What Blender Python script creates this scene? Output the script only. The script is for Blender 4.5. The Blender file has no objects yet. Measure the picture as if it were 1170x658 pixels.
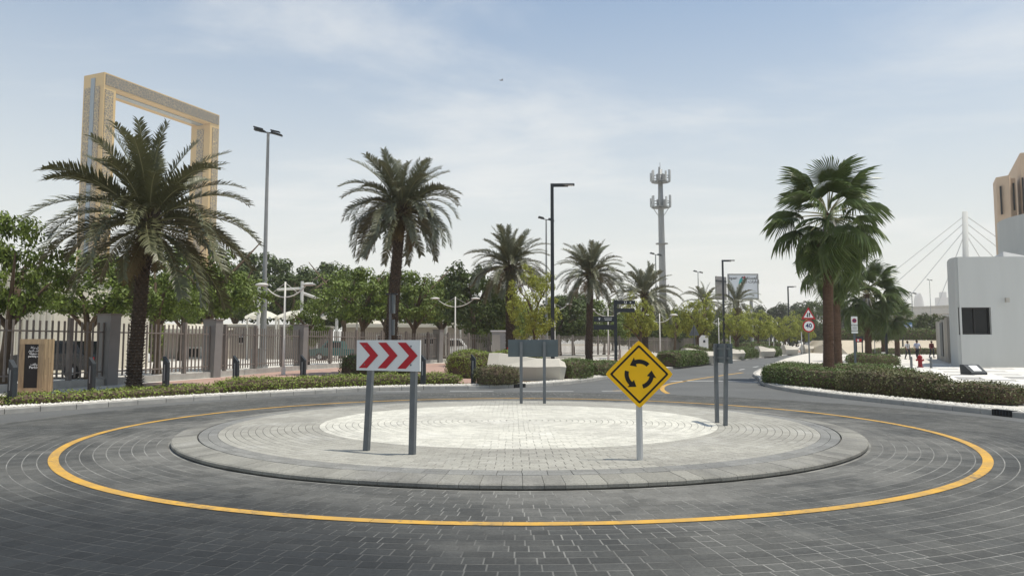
import bpy, math, random
from mathutils import Vector, Matrix, noise
R_ = random.Random(7)
sc = bpy.context.scene
col = sc.collection
PI = math.pi
# ------------------------------------------------------------------ camera, sky, sun, exposure
F, HZ, H = 848.0, 392.0, 1.65
PITCH = math.atan((HZ - 329) / F)
cam = bpy.data.objects.new('camera', bpy.data.cameras.new('camera'))
col.objects.link(cam)
cam.data.sensor_width = 36; cam.data.lens = 36 * F / 1170
cam.data.clip_start = 0.1; cam.data.clip_end = 9000
cam.location = (0, 0, H); cam.rotation_euler = (PI / 2 + PITCH, 0, 0)
sc.camera = cam
SUN_EL = math.radians(73); SUN_AZ = math.atan2(1.0, -0.10)      # from +Y towards +X
world = bpy.data.worlds.new('World'); sc.world = world; world.use_nodes = True
wn = world.node_tree; wn.nodes.clear()
def N(nt, t, **kw):
    n = nt.nodes.new(t)
    for k, v in kw.items():
        if k in n.inputs.keys() if isinstance(k, str) else False: n.inputs[k].default_value = v
        else: setattr(n, k, v)
    return n
def build_world():
    L = wn.links.new
    sky = N(wn, 'ShaderNodeTexSky', sky_type='NISHITA', sun_disc=False)
    sky.sun_elevation = SUN_EL; sky.sun_rotation = SUN_AZ
    sky.air_density = 1.0; sky.dust_density = 0.7; sky.ozone_density = 3.0; sky.altitude = 0
    tc = N(wn, 'ShaderNodeTexCoord')
    sep = N(wn, 'ShaderNodeSeparateXYZ'); L(tc.outputs['Generated'], sep.inputs[0])
    # haze veil: same all round, thick at the horizon, thin at the zenith
    mr = N(wn, 'ShaderNodeMapRange', interpolation_type='SMOOTHSTEP')
    L(sep.outputs['Z'], mr.inputs[0])
    mr.inputs[1].default_value = -0.05; mr.inputs[2].default_value = 0.56
    mr.inputs[3].default_value = 0.98; mr.inputs[4].default_value = 0.08
    # thin high cloud: projected on a plane overhead
    zc = N(wn, 'ShaderNodeMath', operation='MAXIMUM'); L(sep.outputs['Z'], zc.inputs[0]); zc.inputs[1].default_value = 0.04
    za = N(wn, 'ShaderNodeMath', operation='ADD'); L(zc.outputs[0], za.inputs[0]); za.inputs[1].default_value = 0.12
    dx = N(wn, 'ShaderNodeMath', operation='DIVIDE'); L(sep.outputs['X'], dx.inputs[0]); L(za.outputs[0], dx.inputs[1])
    dy = N(wn, 'ShaderNodeMath', operation='DIVIDE'); L(sep.outputs['Y'], dy.inputs[0]); L(za.outputs[0], dy.inputs[1])
    cmb = N(wn, 'ShaderNodeCombineXYZ'); L(dx.outputs[0], cmb.inputs[0]); L(dy.outputs[0], cmb.inputs[1])
    mp = N(wn, 'ShaderNodeMapping'); L(cmb.outputs[0], mp.inputs[0])
    mp.inputs['Location'].default_value = (3.7, 1.3, 0); mp.inputs['Rotation'].default_value = (0, 0, 0.4); mp.inputs['Scale'].default_value = (0.55, 0.9, 1)
    n1 = N(wn, 'ShaderNodeTexNoise'); n1.inputs['Scale'].default_value = 1.25; n1.inputs['Detail'].default_value = 9; n1.inputs['Roughness'].default_value = 0.58; n1.inputs['Distortion'].default_value = 0.35
    L(mp.outputs[0], n1.inputs['Vector'])
    cr = N(wn, 'ShaderNodeMapRange', interpolation_type='SMOOTHSTEP'); L(n1.outputs[0], cr.inputs[0])
    cr.inputs[1].default_value = 0.44; cr.inputs[2].default_value = 0.72; cr.inputs[3].default_value = 0.0; cr.inputs[4].default_value = 0.6
    mix = N(wn, 'ShaderNodeMix', data_type='RGBA'); hsv = N(wn, 'ShaderNodeHueSaturation'); hsv.inputs['Saturation'].default_value = 1.12; hsv.inputs['Value'].default_value = 1.36; hsv.inputs['Hue'].default_value = 0.491; L(sky.outputs[0], hsv.inputs['Color']); L(mr.outputs[0], mix.inputs[0]); L(hsv.outputs[0], mix.inputs[6])
    mix.inputs[7].default_value = (HAZE[0], HAZE[1], HAZE[2], 1)
    mix2 = N(wn, 'ShaderNodeMix', data_type='RGBA'); L(cr.outputs[0], mix2.inputs[0]); L(mix.outputs[2], mix2.inputs[6])
    mix2.inputs[7].default_value = (CLOUD[0], CLOUD[1], CLOUD[2], 1)
    bg = N(wn, 'ShaderNodeBackground'); bg.inputs[1].default_value = 0.1
    L(mix2.outputs[2], bg.inputs[0])
    out = N(wn, 'ShaderNodeOutputWorld'); L(bg.outputs[0], out.inputs[0])
HAZE = (7.75, 7.8, 7.3); CLOUD = (8.6, 8.7, 8.6)
build_world()
sun = bpy.data.objects.new('sun', bpy.data.lights.new('sun', 'SUN')); col.objects.link(sun)
sun.data.energy = 4.6; sun.data.angle = math.radians(0.6); sun.data.color = (1.0, 0.935, 0.82)
sd = Vector((math.cos(SUN_EL) * math.sin(SUN_AZ), math.cos(SUN_EL) * math.cos(SUN_AZ), math.sin(SUN_EL)))
sun.rotation_euler = sd.to_track_quat('Z', 'Y').to_euler(); sun.location = sd * 200
sc.view_settings.view_transform = 'Standard'; sc.view_settings.look = 'None'
sc.view_settings.exposure = 0.05; sc.view_settings.gamma = 1.0; sc.view_settings.use_curve_mapping = False
sc.render.engine = 'CYCLES'; sc.cycles.use_denoising = True
sc.cycles.max_bounces = 6; sc.cycles.diffuse_bounces = 3; sc.cycles.transparent_max_bounces = 8; sc.cycles.volume_bounces = 1
# ------------------------------------------------------------------ where things stand (planning with the survey of the place)
cp, sp = math.cos(PITCH), math.sin(PITCH)
def ray(px, py):
    a, b = (px - 585) / F, (329 - py) / F
    return Vector((a, cp - b * sp, sp + b * cp))
def G(px, py, z=0.0):
    d = ray(px, py); t = (z - H) / d.z
    return Vector((d.x * t, d.y * t, z))
def AT(px, py, Y):
    d = ray(px, py); t = Y / d.y
    return Vector((d.x * t, Y, H + d.z * t))
def X_(px, Y): return AT(px, HZ, Y).x
def Z_(py, Y): return AT(585, py, Y).z
# ------------------------------------------------------------------ materials
M = {}
def mat(name, c, rough=0.8, var=0.0, scale=3.0, bump=0.0, bscale=40.0, metal=0.0, island=0.0, tint=0.0, c2=None, spec=0.3, coord='Object', stretch=(1, 1, 1), trans=0.0, detail=6):
    m = bpy.data.materials.new(name); m.use_nodes = True; M[name] = m
    nt = m.node_tree; L = nt.links.new
    b = nt.nodes['Principled BSDF']; b.inputs['Roughness'].default_value = rough; b.inputs['Metallic'].default_value = metal
    b.inputs['Specular IOR Level'].default_value = spec
    c2 = c2 or tuple(x * (1 - var) for x in c)
    src = None
    if coord == 'World':
        g = N(nt, 'ShaderNodeNewGeometry'); vec = g.outputs['Position']
    else:
        t = N(nt, 'ShaderNodeTexCoord'); vec = t.outputs['Object']
    mp = N(nt, 'ShaderNodeMapping'); L(vec, mp.inputs[0]); mp.inputs['Scale'].default_value = stretch
    n1 = N(nt, 'ShaderNodeTexNoise'); n1.inputs['Scale'].default_value = scale; n1.inputs['Detail'].default_value = detail; n1.inputs['Roughness'].default_value = 0.6
    L(mp.outputs[0], n1.inputs['Vector'])
    mr = N(nt, 'ShaderNodeMapRange'); L(n1.outputs[0], mr.inputs[0]); mr.inputs[1].default_value = 0.3; mr.inputs[2].default_value = 0.7
    mx = N(nt, 'ShaderNodeMix', data_type='RGBA'); L(mr.outputs[0], mx.inputs[0])
    mx.inputs[6].default_value = (*c2, 1); mx.inputs[7].default_value = (*c, 1)
    outc = mx.outputs[2]
    fac = None
    if island:
        g2 = N(nt, 'ShaderNodeNewGeometry'); fac = g2.outputs['Random Per Island']; amt = island
    if tint:
        g2 = N(nt, 'ShaderNodeAttribute', attribute_name='tint'); fac = g2.outputs['Fac']; amt = tint
    if fac:
        r2 = N(nt, 'ShaderNodeMapRange'); L(fac, r2.inputs[0]); r2.inputs[3].default_value = 1 - amt; r2.inputs[4].default_value = 1 + amt
        hs = N(nt, 'ShaderNodeHueSaturation'); L(outc, hs.inputs['Color']); L(r2.outputs[0], hs.inputs['Value'])
        outc = hs.outputs[0]
    L(outc, b.inputs['Base Color'])
    if bump:
        n2 = N(nt, 'ShaderNodeTexNoise'); n2.inputs['Scale'].default_value = bscale; n2.inputs['Detail'].default_value = 4; L(mp.outputs[0], n2.inputs['Vector'])
        bp = N(nt, 'ShaderNodeBump'); bp.inputs['Strength'].default_value = bump; bp.inputs['Distance'].default_value = 0.02; L(n2.outputs[0], bp.inputs['Height']); L(bp.outputs[0], b.inputs['Normal'])
    if trans:
        tr = N(nt, 'ShaderNodeBsdfTranslucent'); L(outc, tr.inputs[0])
        ms = N(nt, 'ShaderNodeMixShader'); ms.inputs[0].default_value = trans
        L(b.outputs[0], ms.inputs[1]); L(tr.outputs[0], ms.inputs[2]); L(ms.outputs[0], nt.nodes['Material Output'].inputs[0])
    return m
mat('asphalt', (0.125, 0.129, 0.127), 0.85, 0.25, 0.35, 0.35, 90, coord='World')
mat('sand_ground', (0.50, 0.44, 0.34), 0.95, 0.2, 0.2, 0.2, 8, coord='World')
mat('yard_ground', (0.62, 0.59, 0.53), 0.95, 0.2, 0.5, 0.2, 8, coord='World')
mat('joint_sand', (0.30, 0.30, 0.28), 0.95, 0.72, 1.3, coord='World')
mat('joint_dark', (0.10, 0.10, 0.095), 0.95, 0.3, 6, coord='World')
mat('brick_red', (0.40, 0.27, 0.22), 0.9, 0.2, 2, coord='World')
mat('soil', (0.16, 0.12, 0.08), 0.95, 0.4, 3, 0.4, 20, coord='World')
mat('pebble', (0.66, 0.64, 0.58), 0.8, 0.15, 5, island=0.25)
mat('kerb', (0.42, 0.41, 0.38), 0.85, 0.25, 4, 0.2, 60, coord='World', tint=0.10)
mat('slab_white', (0.70, 0.68, 0.63), 0.8, 0.12, 1.5, coord='World', tint=0.08)
mat('slab_grey', (0.36, 0.355, 0.34), 0.8, 0.12, 1.5, coord='World', tint=0.08)
mat('paint_yellow', (0.62, 0.35, 0.045), 0.75, 0.3, 2.6, coord='World', c2=(0.36, 0.235, 0.085), detail=14)
def worn_paint():
    nt = M['paint_yellow'].node_tree; L = nt.links.new; b = nt.nodes['Principled BSDF']; src = b.inputs['Base Color'].links[0].from_socket
    g = N(nt, 'ShaderNodeNewGeometry'); n = N(nt, 'ShaderNodeTexNoise'); n.inputs['Scale'].default_value = 9; n.inputs['Detail'].default_value = 12; n.inputs['Roughness'].default_value = 0.75; L(g.outputs['Position'], n.inputs['Vector'])
    n2 = N(nt, 'ShaderNodeTexNoise'); n2.inputs['Scale'].default_value = 0.5; n2.inputs['Detail'].default_value = 3; L(g.outputs['Position'], n2.inputs['Vector'])
    ad = N(nt, 'ShaderNodeMath', operation='MULTIPLY_ADD'); L(n2.outputs[0], ad.inputs[0]); ad.inputs[1].default_value = 0.5; L(n.outputs[0], ad.inputs[2])
    r = N(nt, 'ShaderNodeMapRange'); L(ad.outputs[0], r.inputs[0])
    for i, v in zip((1, 2, 3, 4), (.80, .93, 0, .85)): r.inputs[i].default_value = v
    mx = N(nt, 'ShaderNodeMix', data_type='RGBA'); L(r.outputs[0], mx.inputs[0]); L(src, mx.inputs[6]); mx.inputs[7].default_value = (.11, .105, .09, 1); L(mx.outputs[2], b.inputs['Base Color'])
worn_paint()
mat('paint_white', (0.62, 0.62, 0.60), 0.7, 0.35, 5, coord='World', detail=10)
mat('white_wall', (0.50, 0.512, 0.497), 0.75, 0.07, 1.1, coord='World', stretch=(1, 1, .15), bump=.05, bscale=30)
mat('white_concrete', (0.56, 0.53, 0.46), 0.7, 0.10, 1.2, 0.05, 30)
mat('beige_stone', (0.58, 0.45, 0.33), 0.85, 0.12, 0.3)
mat('beige_wall', (0.36, 0.33, 0.29), 0.9, 0.12, 0.4)
mat('cream_metal', (0.66, 0.62, 0.52), 0.55, 0.1, 0.5)
mat('cream_fabric', (0.78, 0.76, 0.66), 0.8, 0.08, 0.8, trans=0.3)
mat('galv', (0.16, 0.175, 0.185), 0.5, 0.2, 6, metal=0.3)
mat('steel_pale', (0.55, 0.56, 0.55), 0.5, 0.12, 4, metal=0.2)
mat('pole_light', (0.62, 0.61, 0.57), 0.5, 0.1, 4)
mat('pole_grey', (0.30, 0.31, 0.31), 0.55, 0.15, 3, metal=0.2)
mat('charcoal', (0.035, 0.042, 0.048), 0.5, 0.2, 6)
mat('black', (0.012, 0.012, 0.013), 0.4, 0.2, 6)
mat('fence_brown', (0.21, 0.185, 0.165), 0.65, 0.25, 3)
mat('fence_slate', (0.235, 0.23, 0.222), 0.7, 0.15, 1.5)
mat('concrete', (0.44, 0.42, 0.38), 0.9, 0.2, 1.2, 0.15, 40)
mat('sign_white', (0.74, 0.76, 0.75), 0.45, 0.06, 6)
mat('sign_red', (0.46, 0.010, 0.022), 0.45, 0.08, 6)
mat('sign_yellow', (0.97, 0.55, 0.008), 0.45, 0.04, 6)
mat('sign_back', (0.10, 0.125, 0.135), 0.5, 0.15, 3)
mat('sign_blue', (0.05, 0.17, 0.42), 0.5, 0.05, 3)
mat('navy', (0.015, 0.03, 0.12), 0.5)
mat('wood', (0.44, 0.33, 0.20), 0.7, 0.45, 2.5, stretch=(8, 8, 1), tint=0.22)
mat('glass_dark', (0.010, 0.012, 0.014), 0.1, 0.1, 2, spec=0.22)
mat('glass_blue', (0.16, 0.22, 0.27), 0.12, 0.1, 0.1, spec=0.6)
mat('green_net', (0.02, 0.07, 0.055), 0.8, 0.2, 1)
mat('car_silver', (0.50, 0.51, 0.52), 0.25, 0.03, 1, metal=0.5, spec=0.5)
mat('car_black', (0.012, 0.012, 0.014), 0.2, 0.05, 1, spec=0.5)
mat('car_teal', (0.022, 0.12, 0.11), 0.3, 0.05, 1, spec=0.5)
mat('car_white', (0.72, 0.72, 0.71), 0.3, 0.03, 1, spec=0.5)
mat('rubber', (0.018, 0.018, 0.018), 0.9, 0.2, 8)
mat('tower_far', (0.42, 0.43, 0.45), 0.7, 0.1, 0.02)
mat('flyover', (0.46, 0.45, 0.43), 0.85, 0.12, 0.1)
mat('palm_leaf', (0.125, 0.130, 0.064), 0.42, 0.3, 1.2, trans=0.12, spec=0.4)
mat('palm_leaf_grey', (0.16, 0.17, 0.105), 0.42, 0.3, 1.2, trans=0.12, spec=0.4)
mat('palm_dry', (0.22, 0.17, 0.085), 0.8, 0.3, 2, trans=0.1)
mat('fan_leaf', (0.115, 0.16, 0.048), 0.38, 0.3, 1.5, trans=0.15, spec=0.4)
mat('palm_rib', (0.26, 0.25, 0.13), 0.6, 0.3, 2)
mat('palm_trunk', (0.10, 0.078, 0.058), 0.95, 0.45, 5, 0.5, 25, tint=0.0)
mat('palm_stub', (0.30, 0.25, 0.19), 0.95, 0.5, 5, 0.3, 25)
mat('fan_trunk', (0.125, 0.075, 0.048), 0.95, 0.4, 4, 0.6, 20, stretch=(1, 1, 4))
mat('bark', (0.13, 0.095, 0.065), 0.95, 0.4, 5, 0.4, 20)
mat('leaf_dark', (0.076, 0.110, 0.025), 0.5, 0.3, 0.9, island=0.45, trans=0.12)
mat('leaf_mid', (0.145, 0.20, 0.036), 0.5, 0.3, 0.9, island=0.45, trans=0.14)
mat('leaf_yellow', (0.33, 0.36, 0.065), 0.6, 0.25, 0.9, island=0.35, trans=0.25)
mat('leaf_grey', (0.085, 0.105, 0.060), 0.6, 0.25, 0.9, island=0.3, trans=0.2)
mat('hedge_leaf', (0.10, 0.148, 0.034), 0.5, 0.3, 1.3, island=0.5, trans=0.1)
mat('hedge_olive', (0.128, 0.132, 0.05), 0.5, 0.4, 1.1, island=0.5, trans=0.1, c2=(0.065, 0.075, 0.025))
mat('hedge_lime', (0.21, 0.27, 0.048), 0.5, 0.3, 1.2, island=0.45, trans=0.12)
mat('skin', (0.22, 0.12, 0.075), 0.6)
mat('hair', (0.012, 0.01, 0.009), 0.7)
mat('shirt_white', (0.72, 0.73, 0.76), 0.85, 0.08, 5)
mat('shirt_blue', (0.46, 0.50, 0.66), 0.85, 0.1, 5)
mat('shirt_maroon', (0.13, 0.018, 0.028), 0.85, 0.2, 5)
mat('trousers', (0.020, 0.024, 0.035), 0.85, 0.2, 5)
mat('hydrant_red', (0.28, 0.012, 0.02), 0.4, 0.1, 5)
mat('billboard_face', (0.66, 0.70, 0.74), 0.6, 0.03, 0.2)
mat('teal', (0.06, 0.36, 0.36), 0.6); mat('crimson', (0.45, 0.03, 0.06), 0.6)
mat('banner', (0.12, 0.13, 0.14), 0.6, 0.3, 1.0)
mat('bird_grey', (0.20, 0.20, 0.22), 0.8)

def near_left_patch(nt, pos, colour, dark):
    """darker patch of ground at the near left, fading out over a noisy edge"""
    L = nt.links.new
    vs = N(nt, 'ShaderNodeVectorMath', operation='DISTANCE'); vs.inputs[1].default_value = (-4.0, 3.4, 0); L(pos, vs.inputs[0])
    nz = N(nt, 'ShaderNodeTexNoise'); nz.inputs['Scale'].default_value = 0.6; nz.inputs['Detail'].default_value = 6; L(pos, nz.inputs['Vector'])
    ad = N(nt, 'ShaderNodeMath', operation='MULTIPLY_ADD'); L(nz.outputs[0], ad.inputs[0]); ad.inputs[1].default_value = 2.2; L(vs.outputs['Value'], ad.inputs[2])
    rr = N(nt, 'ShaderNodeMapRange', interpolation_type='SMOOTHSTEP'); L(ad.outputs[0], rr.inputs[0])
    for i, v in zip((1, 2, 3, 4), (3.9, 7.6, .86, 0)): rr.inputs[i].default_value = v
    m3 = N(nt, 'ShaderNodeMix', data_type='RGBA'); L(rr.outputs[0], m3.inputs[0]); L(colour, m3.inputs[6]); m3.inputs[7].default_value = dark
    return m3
def darken_joint():
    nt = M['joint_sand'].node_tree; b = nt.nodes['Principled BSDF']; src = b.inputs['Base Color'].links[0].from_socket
    g = N(nt, 'ShaderNodeNewGeometry'); m3 = near_left_patch(nt, g.outputs['Position'], src, (.03, .033, .036, 1)); nt.links.new(m3.outputs[2], b.inputs['Base Color'])  # joints darken over the same near-left area as the pavers
darken_joint()
def stain_material(name, base, dark, tint_amt, light):
    """cement paver: a tone per paver, blotches, dust and tyre streaks, plus one darker near-left area on the road pavers, all tied to the ground"""
    m = bpy.data.materials.new(name); m.use_nodes = True; M[name] = m
    nt = m.node_tree; L = nt.links.new; b = nt.nodes['Principled BSDF']
    b.inputs['Roughness'].default_value = 0.82; b.inputs['Specular IOR Level'].default_value = 0.25
    g = N(nt, 'ShaderNodeNewGeometry'); pos = g.outputs['Position']
    def noise_(scale, detail, lo, hi, a, z, rough=0.6):
        n = N(nt, 'ShaderNodeTexNoise'); n.inputs['Scale'].default_value = scale; n.inputs['Detail'].default_value = detail; n.inputs['Roughness'].default_value = rough; L(pos, n.inputs['Vector'])
        r = N(nt, 'ShaderNodeMapRange', interpolation_type='SMOOTHSTEP'); L(n.outputs[0], r.inputs[0])
        for i, v in zip((1, 2, 3, 4), (lo, hi, a, z)): r.inputs[i].default_value = v
        return r.outputs[0]
    mx = N(nt, 'ShaderNodeMix', data_type='RGBA'); L(noise_(0.45, 5, 0.42, 0.66, 0, dark[3]), mx.inputs[0]); mx.inputs[6].default_value = (*base, 1); mx.inputs[7].default_value = (*dark[:3], 1)
    m2 = N(nt, 'ShaderNodeMix', data_type='RGBA'); L(noise_(1.1, 8, 0.52, 0.75, 0, light[3]), m2.inputs[0]); L(mx.outputs[2], m2.inputs[6]); m2.inputs[7].default_value = (*light[:3], 1)
    if name == 'paver_road':
        cd = N(nt, 'ShaderNodeVectorMath', operation='DISTANCE'); cd.inputs[1].default_value = (0.12, 14.55, 0); L(pos, cd.inputs[0])
        dn = N(nt, 'ShaderNodeMath', operation='MULTIPLY_ADD'); L(noise_(0.9, 7, 0.3, 0.7, -.9, .9), dn.inputs[0]); dn.inputs[1].default_value = 1.0; L(cd.outputs['Value'], dn.inputs[2])
        dr_ = N(nt, 'ShaderNodeMapRange', interpolation_type='SMOOTHSTEP'); L(dn.outputs[0], dr_.inputs[0])
        for i, v in zip((1, 2, 3, 4), (6.0, 8.3, .62, 0)): dr_.inputs[i].default_value = v
        m4 = N(nt, 'ShaderNodeMix', data_type='RGBA'); L(dr_.outputs[0], m4.inputs[0]); L(m2.outputs[2], m4.inputs[6]); m4.inputs[7].default_value = (.185, .183, .168, 1)
        sb = N(nt, 'ShaderNodeVectorMath', operation='SUBTRACT'); L(pos, sb.inputs[0]); sb.inputs[1].default_value = (0.12, 14.55, 0)
        sx = N(nt, 'ShaderNodeSeparateXYZ'); L(sb.outputs[0], sx.inputs[0]); an = N(nt, 'ShaderNodeMath', operation='ARCTAN2'); L(sx.outputs[1], an.inputs[0]); L(sx.outputs[0], an.inputs[1])
        cv = N(nt, 'ShaderNodeCombineXYZ'); L(cd.outputs['Value'], cv.inputs[0]); L(an.outputs[0], cv.inputs[1])
        tb = N(nt, 'ShaderNodeTexNoise'); tb.inputs['Scale'].default_value = 2.4; tb.inputs['Detail'].default_value = 5; L(cv.outputs[0], tb.inputs['Vector'])
        tr_ = N(nt, 'ShaderNodeMapRange', interpolation_type='SMOOTHSTEP'); L(tb.outputs[0], tr_.inputs[0])
        for i, v in zip((1, 2, 3, 4), (.48, .68, 0, .6)): tr_.inputs[i].default_value = v
        m5 = N(nt, 'ShaderNodeMix', data_type='RGBA'); L(tr_.outputs[0], m5.inputs[0]); L(m4.outputs[2], m5.inputs[6]); m5.inputs[7].default_value = (.050, .052, .051, 1)
        m2 = near_left_patch(nt, pos, m5.outputs[2], (.015, .018, .021, 1))  # darkens the pavers towards the near left
    at = N(nt, 'ShaderNodeAttribute', attribute_name='tint')
    r2 = N(nt, 'ShaderNodeMapRange'); L(at.outputs['Fac'], r2.inputs[0]); r2.inputs[3].default_value = 1 - tint_amt; r2.inputs[4].default_value = 1 + tint_amt
    mm = N(nt, 'ShaderNodeMath', operation='MULTIPLY'); L(r2.outputs[0], mm.inputs[0]); L(noise_(38, 6, 0.25, 0.75, 0.70, 1.22, 0.8), mm.inputs[1])
    hs = N(nt, 'ShaderNodeHueSaturation'); L(m2.outputs[2], hs.inputs['Color']); L(mm.outputs[0], hs.inputs['Value'])
    L(hs.outputs[0], b.inputs['Base Color'])
    n3 = N(nt, 'ShaderNodeTexNoise'); n3.inputs['Scale'].default_value = 120; L(pos, n3.inputs['Vector'])
    bp = N(nt, 'ShaderNodeBump'); bp.inputs['Strength'].default_value = 0.25; bp.inputs['Distance'].default_value = 0.01; L(n3.outputs[0], bp.inputs['Height']); L(bp.outputs[0], b.inputs['Normal'])
    return m
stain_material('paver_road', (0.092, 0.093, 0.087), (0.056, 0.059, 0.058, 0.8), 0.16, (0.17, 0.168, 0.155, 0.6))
stain_material('kerb_grey', (0.255, 0.25, 0.22), (0.14, 0.138, 0.128, 0.9), 0.12, (0.34, 0.335, 0.31, 0.5))
stain_material('sett_grey', (0.335, 0.327, 0.288), (0.245, 0.238, 0.212, 0.75), 0.10, (0.46, 0.455, 0.43, 0.5))
stain_material('sett_dark', (0.22, 0.22, 0.205), (0.15, 0.155, 0.155, 0.6), 0.12, (0.26, 0.26, 0.25, 0.5))
stain_material('sett_cream', (0.55, 0.54, 0.475), (0.43, 0.42, 0.375, 0.7), 0.12, (0.66, 0.65, 0.60, 0.5))
# ------------------------------------------------------------------ mesh helpers
class MB:
    def __init__(s): s.v = []; s.f = []; s.t = []; s.m = []; s.tv = 0.5; s.mi = 0
    def add(s, vs, fs):
        o = len(s.v); s.v += [tuple(p) for p in vs]
        for f in fs: s.f.append([i + o for i in f]); s.t.append(s.tv); s.m.append(s.mi)
        return s
    def box(s, c, d, rz=0.0, top=None, rx=0.0):
        """box centred at c; top=(sx,sy) scales the top face"""
        tx, ty = top or (1, 1); hx, hy, hz = d[0] / 2, d[1] / 2, d[2] / 2
        vs = [(-hx, -hy, -hz), (hx, -hy, -hz), (hx, hy, -hz), (-hx, hy, -hz), (-hx * tx, -hy * ty, hz), (hx * tx, -hy * ty, hz), (hx * tx, hy * ty, hz), (-hx * tx, hy * ty, hz)]
        m = Matrix.Translation(Vector(c)) @ Matrix.Rotation(rz, 4, 'Z') @ Matrix.Rotation(rx, 4, 'X')
        return s.add([m @ Vector(v) for v in vs], [(3, 2, 1, 0), (4, 5, 6, 7), (0, 1, 5, 4), (1, 2, 6, 5), (2, 3, 7, 6), (3, 0, 4, 7)])
    def tube(s, pts, rad, n=8, cap=True):
        pts = [Vector(p) for p in pts]
        if not isinstance(rad, (list, tuple)): rad = [rad] * len(pts)
        vs = []; fs = []
        prev = None
        for i, p in enumerate(pts):
            d = (pts[min(i + 1, len(pts) - 1)] - pts[max(i - 1, 0)]).normalized()
            a = prev if prev is not None else (Vector((1, 0, 0)) if abs(d.x) < 0.8 else Vector((0, 1, 0)))
            a = (a - d * a.dot(d)).normalized(); prev = a; b = d.cross(a)
            for k in range(n):
                w = 2 * PI * k / n; vs.append(p + (a * math.cos(w) + b * math.sin(w)) * rad[i])
        for i in range(len(pts) - 1):
            for k in range(n): fs.append((i * n + k, i * n + (k + 1) % n, (i + 1) * n + (k + 1) % n, (i + 1) * n + k))
        if cap: fs.append(tuple(range(n - 1, -1, -1))); fs.append(tuple((len(pts) - 1) * n + k for k in range(n)))
        return s.add(vs, fs)
    def beam(s, a, b, w, h, up=(0, 0, 1)):
        a, b = Vector(a), Vector(b); d = (b - a).normalized(); u = Vector(up); r = d.cross(u)
        if r.length < 1e-4: r = d.cross(Vector((0, 1, 0)))
        r.normalize(); u = r.cross(d).normalized()
        vs = [p + r * (w / 2 * i) + u * (h / 2 * j) for p in (a, b) for i, j in ((-1, -1), (1, -1), (1, 1), (-1, 1))]
        return s.add(vs, [(3, 2, 1, 0), (4, 5, 6, 7), (0, 1, 5, 4), (1, 2, 6, 5), (2, 3, 7, 6), (3, 0, 4, 7)])
    def prism(s, poly, z0, z1, m=None):
        """poly in xy extruded z0..z1, then optional matrix"""
        n = len(poly); vs = [Vector((x, y, z0)) for x, y in poly] + [Vector((x, y, z1)) for x, y in poly]
        if m: vs = [m @ v for v in vs]
        return s.add(vs, [tuple(range(n - 1, -1, -1)), tuple(range(n, 2 * n))] + [(i, (i + 1) % n, n + (i + 1) % n, n + i) for i in range(n)])
    def loft(s, rings, cap=True):
        n = len(rings[0]); vs = [p for r in rings for p in r]; fs = []
        for i in range(len(rings) - 1):
            for k in range(n): fs.append((i * n + k, i * n + (k + 1) % n, (i + 1) * n + (k + 1) % n, (i + 1) * n + k))
        if cap: fs.append(tuple(range(n - 1, -1, -1))); fs.append(tuple((len(rings) - 1) * n + k for k in range(n)))
        return s.add(vs, fs)
    def mesh(s, name, mats, smooth=False):
        me = bpy.data.meshes.new(name); me.from_pydata(s.v, [], s.f)
        for m in (mats if isinstance(mats, (list, tuple)) else [mats]): me.materials.append(M[m])
        if s.mi or any(s.m): me.polygons.foreach_set('material_index', s.m)
        a = me.attributes.new('tint', 'FLOAT', 'FACE'); a.data.foreach_set('value', s.t)
        if smooth: me.polygons.foreach_set('use_smooth', [True] * len(me.polygons))
        me.update(); return me
    def build(s, name, mats, parent=None, smooth=False, loc=None, **kw):
        return link(name, s.mesh(name, mats, smooth), parent, loc, **kw)
def link(name, me, parent=None, loc=None, rot=None, scale=None, **kw):
    o = bpy.data.objects.new(name, me); col.objects.link(o)
    if parent: o.parent = parent
    if loc is not None: o.location = loc
    if rot is not None: o.rotation_euler = rot
    if scale is not None: o.scale = (scale,) * 3 if isinstance(scale, (int, float)) else scale
    for k, v in kw.items():
        if v: o[{'cat': 'category'}.get(k, k)] = v
    return o
def thing(name, label, cat, loc=(0, 0, 0), rz=0.0, group=None, scale=None):
    return link(name, None, None, loc, (0, 0, rz), scale, label=label, cat=cat, group=group)
def copy_tree(o, parent=None):
    c = o.copy(); col.objects.link(c)
    if parent is not None: c.parent = parent
    for ch in list(o.children): copy_tree(ch, c)
    return c
def sheet(name, poly, z, m, **kw):
    b = MB(); b.add([(x, y, z) for x, y in poly], [tuple(range(len(poly)))])
    return b.build(name, m, **kw)
def strip(name, pl, o0, o1, z0, z1, m, parent=None, step=None, **kw):
    """ribbon between two offsets of a polyline"""
    a = offset(pl, o0); c = offset(pl, o1); b = MB()
    for i in range(len(pl) - 1):
        b.add([(*a[i], z0), (*a[i + 1], z0), (*c[i + 1], z1), (*c[i], z1)], [(0, 1, 2, 3)])
    return b.build(name, m, parent, **kw)
def offset(pl, d):
    """offset to the left of travel for d>0"""
    out = []
    for i, p in enumerate(pl):
        a = pl[max(i - 1, 0)]; c = pl[min(i + 1, len(pl) - 1)]
        tx, ty = c[0] - a[0], c[1] - a[1]; l = math.hypot(tx, ty)
        out.append((p[0] - ty / l * d, p[1] + tx / l * d))
    return out
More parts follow.
